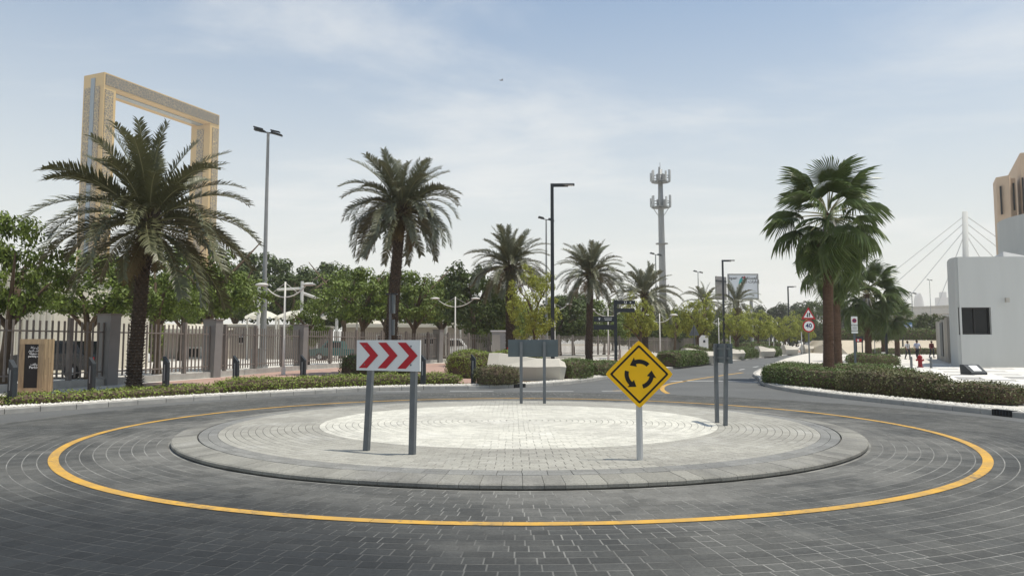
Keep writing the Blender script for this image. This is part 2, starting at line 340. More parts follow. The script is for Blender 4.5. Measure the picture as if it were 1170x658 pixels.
def smooth_line(pts, per=6):
    """Catmull-Rom through the points"""
    P = [pts[0]] + list(pts) + [pts[-1]]; out = []
    for i in range(1, len(P) - 2):
        for k in range(per):
            t = k / per; a, b, c, d = P[i - 1], P[i], P[i + 1], P[i + 2]
            out.append(tuple(0.5 * (2 * b[j] + (c[j] - a[j]) * t + (2 * a[j] - 5 * b[j] + 4 * c[j] - d[j]) * t * t + (3 * b[j] - a[j] - 3 * c[j] + d[j]) * t ** 3) for j in (0, 1)))
    out.append(tuple(pts[-1])); return out
def resample(pl, step):
    out = [pl[0]]; acc = 0.0; s_ = step
    for a, b in zip(pl, pl[1:]):
        l = math.hypot(b[0] - a[0], b[1] - a[1])
        if l == 0: continue
        while acc + l >= s_:
            t = (s_ - acc) / l; out.append((a[0] + (b[0] - a[0]) * t, a[1] + (b[1] - a[1]) * t)); s_ += step
        acc += l
    return out
def glyphs(name, text, size, m, parent, loc, rot=(PI / 2, 0, 0), align='CENTER', depth=0.002, bold=0.0):
    """lettering as a thin printed mesh"""
    cu = bpy.data.curves.new(name, 'FONT'); cu.body = text; cu.size = size; cu.align_x = align; cu.align_y = 'CENTER'; cu.extrude = depth; cu.offset = bold
    cu.resolution_u = 2
    t = bpy.data.objects.new(name, cu); col.objects.link(t)
    dg = bpy.context.evaluated_depsgraph_get(); dg.update()
    me = bpy.data.meshes.new_from_object(t.evaluated_get(dg)); bpy.data.objects.remove(t)
    me.materials.clear(); me.materials.append(M[m])
    return link(name, me, parent, loc, rot)
# ------------------------------------------------------------------ the setting: ground, road, pavements
C0 = (0.12, 14.55)                                   # centre of the roundabout
link('ground', MB().add([(-1440, -240, -0.06), (1440, -240, -0.06), (1440, 1840, -0.06), (-1440, 1840, -0.06)], [(0, 1, 2, 3)]).mesh('ground', 'sand_ground'), kind='structure')
left_kerb = smooth_line([(-9.2, 4.5), (-11.6, 9.8), (-12.25, 14.0), (-11.9, 17.3), (-10.8, 18.9), (-9.5, 20.9), (-7.7, 22.9), (-5.55, 25.2), (-3.4, 26.5), (-.8, 27.2), (1.3, 28.8), (3.0, 31.5), (4.9, 35.9), (9.0, 45), (13.2, 54), (17.4, 62), (25.5, 78), (39, 104), (62, 150), (90, 205)], 6)
right_kerb = smooth_line([(70, 168), (48, 120), (31, 83), (22, 62), (16.2, 48), (12.6, 39), (11.2, 34), (10.35, 31.2), (9.9, 29.4), (9.5, 27), (9.55, 24.0), (10.1, 21.2), (10.75, 18.6), (11.3, 16.2), (12.0, 12.5), (12.1, 8), (10.6, 3.5)], 6)
road = sheet('road', [(-60, -60), (60, -60), (60, 40), (140, 260), (60, 260), (-20, 60), (-60, 60)], 0.0, 'asphalt', kind='structure')
GZ = 0.13
def region(name, pl, far, z, m):
    b = MB(); poly = list(pl) + far
    b.add([(x, y, z) for x, y in poly], [tuple(range(len(poly)))])
    return b.build(name, m, kind='structure')
left_pave = region('left_pavement', offset(left_kerb, 0.14), [(90, 420), (-260, 420), (-260, -40), (-14, -40)], GZ - 0.01, 'yard_ground')
right_pave = region('right_pavement', offset(right_kerb, 0.14), [(14, -30), (160, -30), (160, 420), (120, 420)], GZ - 0.01, 'yard_ground')
strip('red_brick_walk', left_kerb, 1.75, 4.3, GZ - 0.004, GZ - 0.004, 'brick_red', kind='structure')
region('brick_forecourt', [tuple(p) for p in offset(left_kerb, 1.7) if p[1] > 20], [(44, 118), (26, 88), (14, 74), (4, 64), (-3.4, 60), (-6.9, 55), (-11, 46.5), (-12.5, 40), (-13.2, 33), (-14.2, 28)], GZ - 0.006, 'brick_red')
strip('planting_soil', left_kerb, 0.5, 1.75, GZ - 0.003, GZ - 0.003, 'soil', kind='structure')
strip('verge_soil', [p for p in right_kerb[36:92] if p[1] > 18.4], 0.45, 2.0, GZ - 0.003, GZ - 0.003, 'soil', kind='structure')
def kerb_row(name, pl, step, near, m='kerb'):
    """kerb stones laid end to end; the near ones as single stones"""
    root = link(name, None, kind='structure')
    P = resample(pl, step); L1 = offset(P, 0.0); L2 = offset(P, 0.15); L3 = offset(P, 0.012); far = MB(); n = 0
    cand = sorted(range(len(P) - 1), key=lambda i: math.hypot(*P[i]))
    keep = set(i for i in cand[:near] if P[i][1] > 3)
    for i in range(len(P) - 1):
        def lerp(a, b, t): return (a[0] + (b[0] - a[0]) * t, a[1] + (b[1] - a[1]) * t)
        g = 0.008 / step; z = GZ + R_.uniform(-0.004, 0.004)
        a0, a1 = lerp(L1[i], L1[i + 1], g), lerp(L1[i], L1[i + 1], 1 - g); c0, c1 = lerp(L3[i], L3[i + 1], g), lerp(L3[i], L3[i + 1], 1 - g)
        b0, b1 = lerp(L2[i], L2[i + 1], g), lerp(L2[i], L2[i + 1], 1 - g)
        vs = [(*a0, -0.03), (*a1, -0.03), (*a1, z - 0.02), (*a0, z - 0.02), (*c1, z), (*c0, z), (*b1, z), (*b0, z), (*b1, -0.03), (*b0, -0.03)]
        fs = [(0, 1, 2, 3), (3, 2, 4, 5), (5, 4, 6, 7), (7, 6, 8, 9), (0, 3, 5, 7, 9), (1, 8, 6, 4, 2)]
        if i in keep:
            b = MB(); b.tv = R_.random(); o = Vector((*a0, 0)); b.add([Vector(v) - o for v in vs], fs); b.build('kerb_stone', m, root, loc=o)
        else:
            far.tv = R_.random(); far.add(vs, fs)
    if far.f: far.build('distant_kerb_stone', m, root, kind='stuff')
    b = MB(); a = offset(P, 0.02); c = offset(P, 0.13)
    for i in range(len(P) - 1): b.add([(*a[i], GZ - 0.03), (*a[i + 1], GZ - 0.03), (*c[i + 1], GZ - 0.03), (*c[i], GZ - 0.03)], [(0, 1, 2, 3)]); b.add([(*a[i], -0.03), (*a[i + 1], -0.03), (*a[i + 1], GZ - 0.03), (*a[i], GZ - 0.03)], [(0, 1, 2, 3)])
    b.build('mortar_bed', 'joint_dark', root)
    return root
kerb_row('left_kerb', left_kerb, 0.8, 70)
kerb_row('right_kerb', right_kerb, 0.8, 60)
def gravel(name, pl, o0, o1, n, near):
    b = MB(); P = [p for p in resample(pl, 0.05) if 2 < p[1] < near]; A = offset(P, o0); B = offset(P, o1)
    for _ in range(n):
        i = int(len(P) * R_.random() ** 1.2); i = min(i, len(P) - 1); t = R_.random(); r = R_.uniform(0.018, 0.045)
        x = A[i][0] + (B[i][0] - A[i][0]) * t + R_.uniform(-.05, .05); y = A[i][1] + (B[i][1] - A[i][1]) * t; z = GZ + r * 0.35
        k = [R_.uniform(0.6, 1.2) * r for _ in range(5)]
        b.add([(x + k[0], y, z), (x, y + k[1], z), (x - k[2], y, z), (x, y - k[3], z), (x, y, z + k[4] * .8)], [(0, 1, 4), (1, 2, 4), (2, 3, 4), (3, 0, 4)])
    b.build(name, 'pebble', kind='stuff', label='pale pebbles strewn along the back of the kerb')
strip('left_gravel_bed', left_kerb, 0.13, 0.5, GZ - 0.001, GZ - 0.001, 'slab_white', kind='structure')
strip('right_gravel_bed', right_kerb[36:92], 0.13, 0.55, GZ - 0.001, GZ - 0.001, 'slab_white', kind='structure')
gravel('pale_gravel', left_kerb, 0.16, 0.55, 9000, 40)
gravel('verge_gravel', right_kerb[36:92][::-1], -0.16, -0.6, 6000, 36)
# ------------------------------------------------------------------ paving laid in rings
def ring_pavers(root, r0, r1, course, length, z, m, gap, name, quota, dome=None, cham=0.006):
    near = []; nr = max(1, round((r1 - r0) / course)); dr = (r1 - r0) / nr
    for k in range(nr):
        ra, rb = r0 + k * dr + gap / 2, r0 + (k + 1) * dr - gap / 2; rm = (ra + rb) / 2
        ls = length if isinstance(length, tuple) else (length, length)
        n = max(3, round(2 * PI * rm / sum(ls))); off = R_.uniform(0, 6.28) if ls[0] != ls[1] else (k % 2) * PI / (2 * n) + R_.uniform(-.05, .05) / n
        ga = gap / 2 / rm
        for i in range(n):
            a = off + 2 * PI * i / n; c = a + 2 * PI / n * ls[0] / sum(ls) * R_.uniform(.95, 1.05); e = off + 2 * PI * (i + 1) / n
            near.append((k, ra, rb, a + ga, c - ga)); near.append((k, ra, rb, c + ga, e - ga))
    def centre(p): w = (p[3] + p[4]) / 2; r = (p[1] + p[2]) / 2; return (C0[0] + r * math.cos(w), C0[1] + r * math.sin(w))
    def size(p):
        x, y = centre(p)
        if y < 4.6 or abs(x) > y * 0.70: return 1e9
        return math.hypot(x, y)
    near.sort(key=size); rest = MB()
    for j, p in enumerate(near):
        k, ra, rb, a, b_ = p; cx, cy = centre(p); own = j < quota and size(p) < 1e8
        sub = 2 if (b_ - a) * rb > 0.3 else 1
        zt = z + R_.uniform(-0.0007, 0.0007); sx, sy = R_.uniform(-.002, .002), R_.uniform(-.002, .002)
        vs = []
        def pt(r, w, zz):
            x, y = C0[0] + r * math.cos(w), C0[1] + r * math.sin(w)
            zz += (dome(r) if dome else 0) + (x - cx) * sx + (y - cy) * sy
            return (x - (cx if own else 0), y - (cy if own else 0), zz)
        ch = cham; cw = cham / rb
        ang = [a + (b_ - a) * q / sub for q in range(sub + 1)]; ang2 = [a + cw + (b_ - a - 2 * cw) * q / sub for q in range(sub + 1)]
        lo = [pt(ra, w, zt - 0.03) for w in ang] + [pt(rb, w, zt - 0.03) for w in reversed(ang)]
        mid = [pt(ra, w, zt - 0.0025) for w in ang] + [pt(rb, w, zt - 0.0025) for w in reversed(ang)]
        hi = [pt(ra + ch, w, zt) for w in ang2] + [pt(rb - ch, w, zt) for w in reversed(ang2)]
        n = len(lo); vs = mid + hi
        fs = [(q, (q + 1) % n, n + (q + 1) % n, n + q) for q in range(n)] + [tuple(range(n, 2 * n))]
        vs = lo + vs; fs = [(q, (q + 1) % n, n + (q + 1) % n, n + q) for q in range(n)] + [tuple(i + n for i in f) for f in fs]
        if own:
            mb = MB(); mb.tv = R_.random(); mb.add(vs, fs); mb.build(name, m, root, loc=(cx, cy, 0))
        else:
            rest.tv = R_.random(); rest.add(vs, fs)
    if rest.f: rest.build('outer_' + name, m, root, kind='stuff')
def disc(mb, r0, r1, z0, z1, n=128):
    for i in range(n):
        a, b = 2 * PI * i / n, 2 * PI * (i + 1) / n
        mb.add([(C0[0] + r * math.cos(w), C0[1] + r * math.sin(w), z) for r, w, z in ((r0, a, z0), (r1, a, z1), (r1, b, z1), (r0, b, z0))], [(0, 1, 2, 3)])
    return mb
ring = link('roundabout_paving', None, kind='structure')
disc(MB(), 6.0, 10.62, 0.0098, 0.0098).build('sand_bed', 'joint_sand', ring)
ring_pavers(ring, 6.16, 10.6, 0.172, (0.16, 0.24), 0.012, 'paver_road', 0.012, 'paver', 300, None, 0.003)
# painted ring, laid over the pavers with the joints showing through as breaks
line = MB()
nseg = 118
for i in range(nseg):
    e_ = 0.0006 if R_.random() < .3 else 0.0
    a, b = 2 * PI * i / nseg + e_, 2 * PI * (i + 1) / nseg
    for q in range(3):
        w0, w1 = a + (b - a) * q / 3, a + (b - a) * (q + 1) / 3
        j0, j1 = 7.61, 7.74
        line.add([(C0[0] + r * math.cos(w), C0[1] + r * math.sin(w), 0.0185) for r, w in ((j0, w0), (j1, w0), (j1, w1), (j0, w1))], [(0, 1, 2, 3)])
line.build('yellow_ring_marking', 'paint_yellow', kind='structure')
island = link('roundabout_island', None, kind='structure')
dome = lambda r: 0.045 * (1 - (r / 5.5) ** 2)
IZ = 0.115
# sloping apron kerb, one stone at a time
nst = 160
for i in range(nst):
    a, b = 2 * PI * i / nst + 0.0004, 2 * PI * (i + 1) / nst - 0.0004
    mb = MB(); mb.tv = R_.random(); wm = (a + b) / 2; o = (C0[0] + 5.95 * math.cos(wm), C0[1] + 5.95 * math.sin(wm))
    dz = R_.uniform(-.002, .002); rings = []
    for q in range(2):
        w = a + (b - a) * q
        rings.append([Vector((C0[0] + r * math.cos(w) - o[0], C0[1] + r * math.sin(w) - o[1], z + dz)) for r, z in ((6.08, -0.01), (6.08, 0.026), (6.13, 0.032), (6.13, 0.068), (6.11, 0.084), (5.74, 0.112), (5.74, 0.0))])
    mb.loft(rings); mb.build('apron_stone', 'kerb_grey', island, loc=(*o, 0))
b = MB(); disc(b, 5.2, 6.05, 0.095, 0.06)
for q in range(8): disc(b, 5.5 * q / 8, 5.5 * (q + 1) / 8, IZ - 0.007 + dome(5.5 * q / 8), IZ - 0.007 + dome(5.5 * (q + 1) / 8))
b.build('mortar_bed', 'joint_dark', island)
ring_pavers(island, 5.42, 5.72, 0.15, 0.3, IZ, 'sett_dark', 0.006, 'dark_sett', 60, dome, 0.003)
ring_pavers(island, 3.74, 5.42, 0.12, 0.22, IZ, 'sett_grey', 0.007, 'sett', 150, dome, 0.003)
ring_pavers(island, 1.86, 3.74, 0.117, 0.22, IZ, 'sett_cream', 0.007, 'pale_sett', 50, dome, 0.003)
ring_pavers(island, 0.02, 1.86, 0.116, 0.18, IZ, 'sett_cream', 0.008, 'pale_sett', 20, dome, 0.003)
# road lines
def road_line(name, pts, w, m, dash=None, z=0.005):
    b = MB(); P = resample(smooth_line(pts, 8), 0.25); a = offset(P, w / 2); c = offset(P, -w / 2); acc = 0
    for i in range(len(P) - 1):
        acc += 0.25
        if dash and (acc % (dash[0] + dash[1])) > dash[0]: continue
        b.add([(*a[i], z), (*c[i], z), (*c[i + 1], z), (*a[i + 1], z)], [(0, 1, 2, 3)])
    return b.build(name, m, kind='structure')
g2 = lambda *p: [tuple(G(x, y)[:2]) for x, y in p]
road_line('dashed_white_line', g2((430, 447.4), (540, 447), (640, 447.2), (720, 446.4)), 0.14, 'paint_white', (1.6, 1.0))
road_line('yellow_splitter_line', g2((763, 449.5), (757.5, 446), (757, 442.5), (763, 439.2), (778, 436.2), (800, 432.5), (830, 428.2), (850, 425.5)), 0.16, 'paint_yellow')
road_line('yellow_edge_line', g2((700, 446.5), (757, 443.5)), 0.12, 'paint_yellow')
road_line('white_stop_line', g2((766, 435.6), (820, 435.2), (872, 437.0)), 0.28, 'paint_white')
road_line('lane_line', [(14, 46), (22, 62), (33, 83), (52, 122)], 0.14, 'paint_white', (2, 4))
# plaza slabs
plaza = link('plaza_paving', None, kind='structure')
far = MB(); fard = MB(); cells = []
ux, uy = Vector((0.45, 0.893, 0)), Vector((0.893, -0.45, 0))
for i in range(-4, 40):
    for j in range(-2, 26):
        p = Vector((15.5, 26.0, 0)) + ux * (i * 1.5 + (j % 2) * 0.7) + uy * (j * 1.0)
        if p.x > 28.5 and p.y > 46.0 and p.x > 28.5 + (p.y - 47) * 0.35: continue
        rk = min(right_kerb, key=lambda q: (q[0] - p.x) ** 2 + (q[1] - p.y) ** 2)
        if math.hypot(rk[0] - p.x, rk[1] - p.y) < 3.2: continue
        if not (12 < p.y < 95) or p.x > 46: continue
        px = 585 + F * p.x / p.y
        cells.append(((0 if 850 < px < 1200 else 100) + p.length, p))
cells.sort(key=lambda c: c[0])
for n, (d_, p) in enumerate(cells):
    dark = noise.noise(p * 0.6) > 0.14 and R_.random() < 0.55
    rz = math.atan2(ux.y, ux.x); mb = MB() if n < 280 else (fard if dark else far); mb.tv = R_.random()
    mb.box((0, 0, GZ - 0.012) if n < 280 else (p.x, p.y, GZ - 0.012), (1.485, 0.985, 0.05), rz)
    if n < 280: mb.build('grey_slab' if dark else 'paving_slab', 'slab_grey' if dark else 'slab_white', plaza, loc=(p.x, p.y, 0))
far.build('distant_slab', 'slab_white', plaza, kind='stuff')
if fard.f: fard.build('distant_grey_slab', 'slab_grey', plaza, kind='stuff')
# ------------------------------------------------------------------ large structures
def gold_material(nm, gold, dark):
    m = bpy.data.materials.new(nm); m.use_nodes = True; M[nm] = m; nt = m.node_tree; L = nt.links.new; b = nt.nodes['Principled BSDF']
    b.inputs['Roughness'].default_value = 0.5; b.inputs['Metallic'].default_value = 0.25
    t = N(nt, 'ShaderNodeTexCoord'); v = N(nt, 'ShaderNodeTexVoronoi', feature='DISTANCE_TO_EDGE'); v.inputs['Scale'].default_value = 0.62; L(t.outputs['Object'], v.inputs['Vector'])
    r = N(nt, 'ShaderNodeMapRange'); L(v.outputs['Distance'], r.inputs[0]); r.inputs[1].default_value = 0.02; r.inputs[2].default_value = 0.09
    mx = N(nt, 'ShaderNodeMix', data_type='RGBA'); L(r.outputs[0], mx.inputs[0]); mx.inputs[6].default_value = (*gold, 1); mx.inputs[7].default_value = (*dark, 1); L(mx.outputs[2], b.inputs['Base Color'])
gold_material('gold_lattice', (0.52, 0.375, 0.16), (0.17, 0.14, 0.095)); gold_material('bronze_lattice', (0.27, 0.21, 0.115), (0.11, 0.097, 0.075)); mat('gold_plate', (0.56, 0.385, 0.155), 0.5, 0.1, 0.08, metal=0.25)
def frame_tower():
    A = G(119.5, 82.5, 149.5); B = G(250.8, 132, 149.5); A.z = B.z = 0; u = (B - A).normalized(); v = Vector((-u.y, u.x, 0))   # u along the face, v away to the back
    rz = math.atan2(u.y, u.x); W = (B - A).length; D = 16.0; LW = 7.6; HT = 149.5
    t = thing('frame_tower', 'huge gold picture frame tower rising behind the tall date palm', 'landmark tower', A, rz)
    ch = 2.2
    def wall(name, x0, x1, z0, z1, m='gold_plate'): return MB().box(((x0 + x1) / 2, D / 2, (z0 + z1) / 2), (x1 - x0, D, z1 - z0)).build(name, m, t)
    for x0, x1, s in ((0, LW, 1), (W - LW, W, -1)):
        leg = wall('leg', x0, x1, 0, HT - LW - 0.01)
        for y in (-0.25, D + 0.25):
            MB().box(((x0 + x1) / 2 + 0.6 * s * -1, y, 72), (LW - 2.6, 0.5, 136)).build('lattice_panel', 'gold_lattice', leg)
        xe = x0 - 0.25 if s > 0 else x1 + 0.25
        MB().box((xe, 12.3, 72), (0.5, 4.6, 140)).build('lattice_panel', 'gold_lattice', leg)
        MB().box((xe, 8.3, 73), (0.54, 3.0, 148)).build('glass_strip', 'glass_blue', leg)
        MB().box((xe, 4.6, 72), (0.5, 3.4, 140)).build('lattice_panel', 'gold_lattice', leg)
        xi = x1 + 0.2 if s > 0 else x0 - 0.2
        MB().box((xi, D / 2, 70), (0.4, 5.5, 138)).build('lattice_panel', 'gold_lattice', leg)
    br = wall('bridge', 0, W, HT - LW, HT)
    for y in (-0.25, D + 0.25): MB().box((W / 2, y, HT - LW / 2), (W - 1.6, 0.5, LW - 1.6)).build('lattice_panel', 'bronze_lattice', br)
    MB().box((W / 2, D / 2, HT - LW - 0.2), (W - 2 * LW - 1, 5, 0.4)).build('glass_floor', 'glass_blue', br)
frame_tower()
def round_building():
    t = thing('white_building', 'smooth white rounded building with one dark square window', 'building')
    raw = [(50, 80), (37, 61), (32.6, 55), (30.75, 52.0), (29.8, 50.6), (29.05, 49.2), (28.6, 48.2), (28.45, 47.5)]
    front_pts = [(28.6, 47.2), (31, 47.1), (34, 47.0), (40, 46.7), (50, 46.5)]
    poly = (smooth_line(raw, 4)[:-1] + [raw[-1]] + front_pts + smooth_line([(50, 46.5), (64, 50), (72, 62), (66, 80)], 5)[1:])[::-1]
    ht = 7.15
    cx, cy = 29.3 + 1.3, 47.06                      # window centre on the front wall
    w0, w1, z0, z1 = X_(1100.5, 47), X_(1135.3, 47), Z_(382, 47), Z_(351, 47)
    b = MB(); n = len(poly)
    # wall with a real opening on the front face: split faces that overlap the window in x and lie on the front
    front = sorted([p for p in poly if p[1] < 47.25 and p[0] < 51], key=lambda p: p[0])
    def fy(x):
        for a, c in zip(front, front[1:]):
            if a[0] <= x <= c[0]: return a[1] + (c[1] - a[1]) * (x - a[0]) / (c[0] - a[0])
        return front[0][1] if x < front[0][0] else front[-1][1]
    lx = max([p[0] for p in front if p[0] <= w0] or [front[0][0]]); rx = min(p[0] for p in front if p[0] >= w1)
    for i in range(n):
        a, c = poly[i], poly[(i + 1) % n]
        xs = sorted([a[0], c[0]])
        if a[1] < 47.3 and c[1] < 47.3 and xs[1] > lx + 1e-6 and xs[0] < rx - 1e-6: continue
        b.add([(*a, 0), (*c, 0), (*c, ht), (*a, ht)], [(0, 1, 2, 3)])
    def q(x0, x1, za, zb): b.add([(x0, fy(x0), za), (x1, fy(x1), za), (x1, fy(x1), zb), (x0, fy(x0), zb)], [(0, 1, 2, 3)])
    st = [w0 + (w1 - w0) * i / 4 for i in range(5)]
    q(lx, w0, 0, ht); q(w1, rx, 0, ht)
    for i in range(4): q(st[i], st[i + 1], 0, z0); q(st[i], st[i + 1], z1, ht)
    dp = 0.22
    for (xa, za, xb, zb) in ((w0, z0, w1, z0), (w1, z0, w1, z1), (w1, z1, w0, z1), (w0, z1, w0, z0)):
        b.add([(xa, fy(xa), za), (xb, fy(xb), zb), (xb, fy(xb) + dp, zb), (xa, fy(xa) + dp, za)], [(0, 1, 2, 3)])
    wall = b.build('wall', 'white_wall', t)
    # parapet and roof
    inn = []
    mx, my = sum(p[0] for p in poly) / n, sum(p[1] for p in poly) / n
    for p in poly:
        d = Vector((mx - p[0], my - p[1])).normalized() * 0.35; inn.append((p[0] + d.x, p[1] + d.y))
    pb = MB()
    for i in range(n):
        j = (i + 1) % n
        pb.add([(*poly[i], ht), (*poly[j], ht), (*inn[j], ht), (*inn[i], ht)], [(0, 1, 2, 3)]); pb.add([(*inn[i], ht), (*inn[j], ht), (*inn[j], ht - .5), (*inn[i], ht - .5)], [(0, 1, 2, 3)])
    pb.build('parapet', 'white_wall', t)
    rf = MB(); rf.add([(x, y, ht - 0.45) for x, y in inn], [tuple(range(n))]); rf.build('roof', 'concrete', t)
    win = MB(); yy = fy((w0 + w1) / 2) + dp - 0.02; th = 0.09
    for (x0, x1, za, zb) in ((w0, w1, z0, z0 + th), (w0, w1, z1 - th, z1), (w0, w0 + th, z0 + th, z1 - th), (w1 - th, w1, z0 + th, z1 - th), ((w0 + w1) / 2 - .05, (w0 + w1) / 2 + .05, z0 + th, z1 - th)):
        win.box(((x0 + x1) / 2, yy - .03, (za + zb) / 2), (x1 - x0, .1, zb - za))
    fr = win.build('window', 'black', t)
    for k in (0, 1):
        xa = w0 + th if k == 0 else (w0 + w1) / 2 + .05; xb = (w0 + w1) / 2 - .05 if k == 0 else w1 - th
        MB().box(((xa + xb) / 2, yy + .01, (z0 + z1) / 2), (xb - xa, .03, z1 - z0 - 2 * th)).build('pane', 'glass_dark', fr)
    MB().box((X_(1151, 46.9), 46.72, Z_(343, 46.9)), (.22, .16, .28)).build('wall_lamp', 'concrete', t)
    # stair drum on the roof
    dc = (51.4, 62.7); dr = 8.4; pts = [(dc[0] + dr * math.cos(2 * PI * i / 64), dc[1] + dr * math.sin(2 * PI * i / 64)) for i in range(64)]
    dzm = Z_(240, 60)
    MB().prism(pts, ht - 0.46, dzm).build('drum', 'white_wall', t, smooth=False)
    # small peaked fabric canopy beside the drum
    cb = MB(); cx0 = X_(1152, 52); zt = Z_(288, 52); zb = ht + 0.02
    cb.add([(cx0 - 1.1, 50.4, zb), (cx0 + 1.3, 50.4, zb + .25), (cx0 + 1.3, 53.4, zb + .25), (cx0 - 1.1, 53.4, zb), (cx0 - .1, 51.9, zt + .02)], [(0, 1, 4), (1, 2, 4), (2, 3, 4), (3, 0, 4), (3, 2, 1, 0)])
    cb.build('roof_canopy', 'pole_grey', t)
round_building()
def beige_tower():
    Y = 112; X0 = X_(1147, Y); s = Y / F; x0 = 0.0
    t = thing('beige_tower', 'sandy beige stepped tower rising behind the white building', 'tower', (X0, Y, 0), -.50)
    Y_ = Y; Y = 0
    zt = lambda py: Z_(py, Y_)
    MB().box((x0 + 13.2, Y + 9, (zt(178)) / 2), (20.0, 18, zt(178))).build('shaft', 'beige_stone', t)
    MB().box((x0 + 18.2, Y + 6, (zt(174)) / 2), (14.6, 19, zt(174))).build('shaft', 'beige_stone', t)
    pl = [(0, 0), (1.6, -1.0), (1.9, 0.5), (1.7, 5), (0, 5)]
    MB().prism([(x0 + a, Y + c) for a, c in pl], 0, zt(203)).build('side_fin', 'beige_stone', t)
    MB().box((x0 + 2.1, Y + 3.5, zt(203) / 2), (1.1, 3.5, zt(203))).build('side_fin', 'beige_stone', t)
    for k, (xa, yb, yt) in enumerate(((0.5, 246, 214), (2.35, 240, 209), (3.35, 246, 206))):
        MB().box((x0 + xa, Y + (-.45 if k == 0 else 1.7 if k == 1 else -0.05), (zt(yb) + zt(yt)) / 2), (.22, .5, zt(yt) - zt(yb))).build('window_slot', 'black', t)
    MB().tube([(x0 + 6.5, Y + 2, zt(178)), (x0 + 6.5, Y + 2, zt(170))], 0.06, 6).build('mast', 'galv', t)
    MB().box((x0 + 18.2, Y - 3.55, zt(215)), (6.5, .12, 5)).build('wall_panel', 'beige_stone', t)
beige_tower()
def flyover():
    Y = 300; z = Z_(358, Y)
    t = thing('flyover', 'pale concrete flyover crossing far behind the people', 'bridge')
    a, c = Vector((X_(930, Y), Y + 20, z - 1)), Vector((X_(1260, Y), Y - 10, z + 3))
    MB().beam(a, c, 12, 2.0).build('deck', 'flyover', t)
    d = (c - a).normalized(); nrm = Vector((d.y, -d.x, 0))
    MB().beam(a + nrm * 6 + Vector((0, 0, 1.7)), c + nrm * 6 + Vector((0, 0, 1.7)), .3, 1.3).build('parapet', 'concrete', t)
    for i in range(12):
        p = a + (c - a) * (i + .5) / 12
        MB().box((p.x, p.y, p.z / 2 - .6), (2.6, 2.0, p.z - 1.0), 0, (1.15, 1.0)).build('pier', 'flyover', t)
    a2, c2 = Vector((X_(955, 340), 342, Z_(366, 340))), Vector((X_(1190, 340), 342, Z_(364, 340)))
    u = thing('lower_road_bridge', 'lower grey ramp running under the pale flyover', 'bridge')
    MB().beam(a2, c2, 9, 2.4).build('deck', 'flyover', u)
    for i in range(9):
        p = a2 + (c2 - a2) * (i + .5) / 9; MB().box((p.x, p.y, p.z / 2 - .6), (2, 2, p.z - 1.2)).build('pier', 'flyover', u)
flyover()
def cable_bridge():
    Y = 330; t = thing('cable_stayed_mast', 'tall white bridge mast with fanned stay cables behind the white building', 'bridge mast')
    bx = X_(1105, Y); top = AT(1102.5, 242, Y)
    MB().tube([(bx, Y, 0), (top.x, Y, top.z)], [1.5, 1.1], 12).build('mast', 'white_wall', t, smooth=True)
    zd = Z_(357, Y)
    for tz, px in ((246, 962), (254, 985), (262, 1024), (266, 1068), (246, 1262), (254, 1236), (262, 1200), (266, 1158)):
        e = AT(px, 357, Y); MB().tube([AT(1102.7, tz, Y), e], 0.17, 5).build('stay_cable', 'steel_pale', t)
    MB().beam((X_(940, Y), Y, zd - 1.2), (X_(1300, Y), Y, zd - 1.2), 16, 1.8).build('deck', 'flyover', t)
cable_bridge()
def far_tower(px0, px1, pyt, Y, lab, rnd):
    t = thing('skyscraper', lab, 'skyscraper')
    x0, x1 = X_(px0, Y), X_(px1, Y); z = Z_(pyt, Y); w = x1 - x0; cx = (x0 + x1) / 2
    if rnd:
        rings = []
        for k in range(9):
            f_ = k / 8; hh = z * (0.72 + 0.28 * f_); ww = w / 2 * (1 if k == 0 else math.sqrt(max(0.02, 1 - f_ ** 2.2)))
            rings.append([Vector((cx + ww * math.cos(2 * PI * i / 20), Y + w * .4 * math.sin(2 * PI * i / 20), hh)) for i in range(20)])
        rings.insert(0, [Vector((p.x, p.y, 0)) for p in rings[0]])
        MB().loft(rings).build('body', 'tower_far', t)
    else:
        MB().box((cx, Y, z / 2), (w, w * .9, z)).build('body', 'tower_far', t); MB().box((cx + w * .1, Y, z + 6), (w * .5, w * .5, 12)).build('roof_box', 'tower_far', t)
    b = MB()
    for k in range(14): b.box((cx, Y - w * .42 if rnd else Y - w * .45 - .5, z * .7 * (k + .5) / 14), (w * .6, 2, z * .012))
    b.build('window_band', 'glass_blue', t)
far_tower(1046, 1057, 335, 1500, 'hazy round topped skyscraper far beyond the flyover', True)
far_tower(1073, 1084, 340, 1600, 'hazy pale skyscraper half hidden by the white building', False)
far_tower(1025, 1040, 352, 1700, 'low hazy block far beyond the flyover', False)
far_tower(1086, 1096, 346, 1650, 'second hazy skyscraper beside the bridge mast', False)
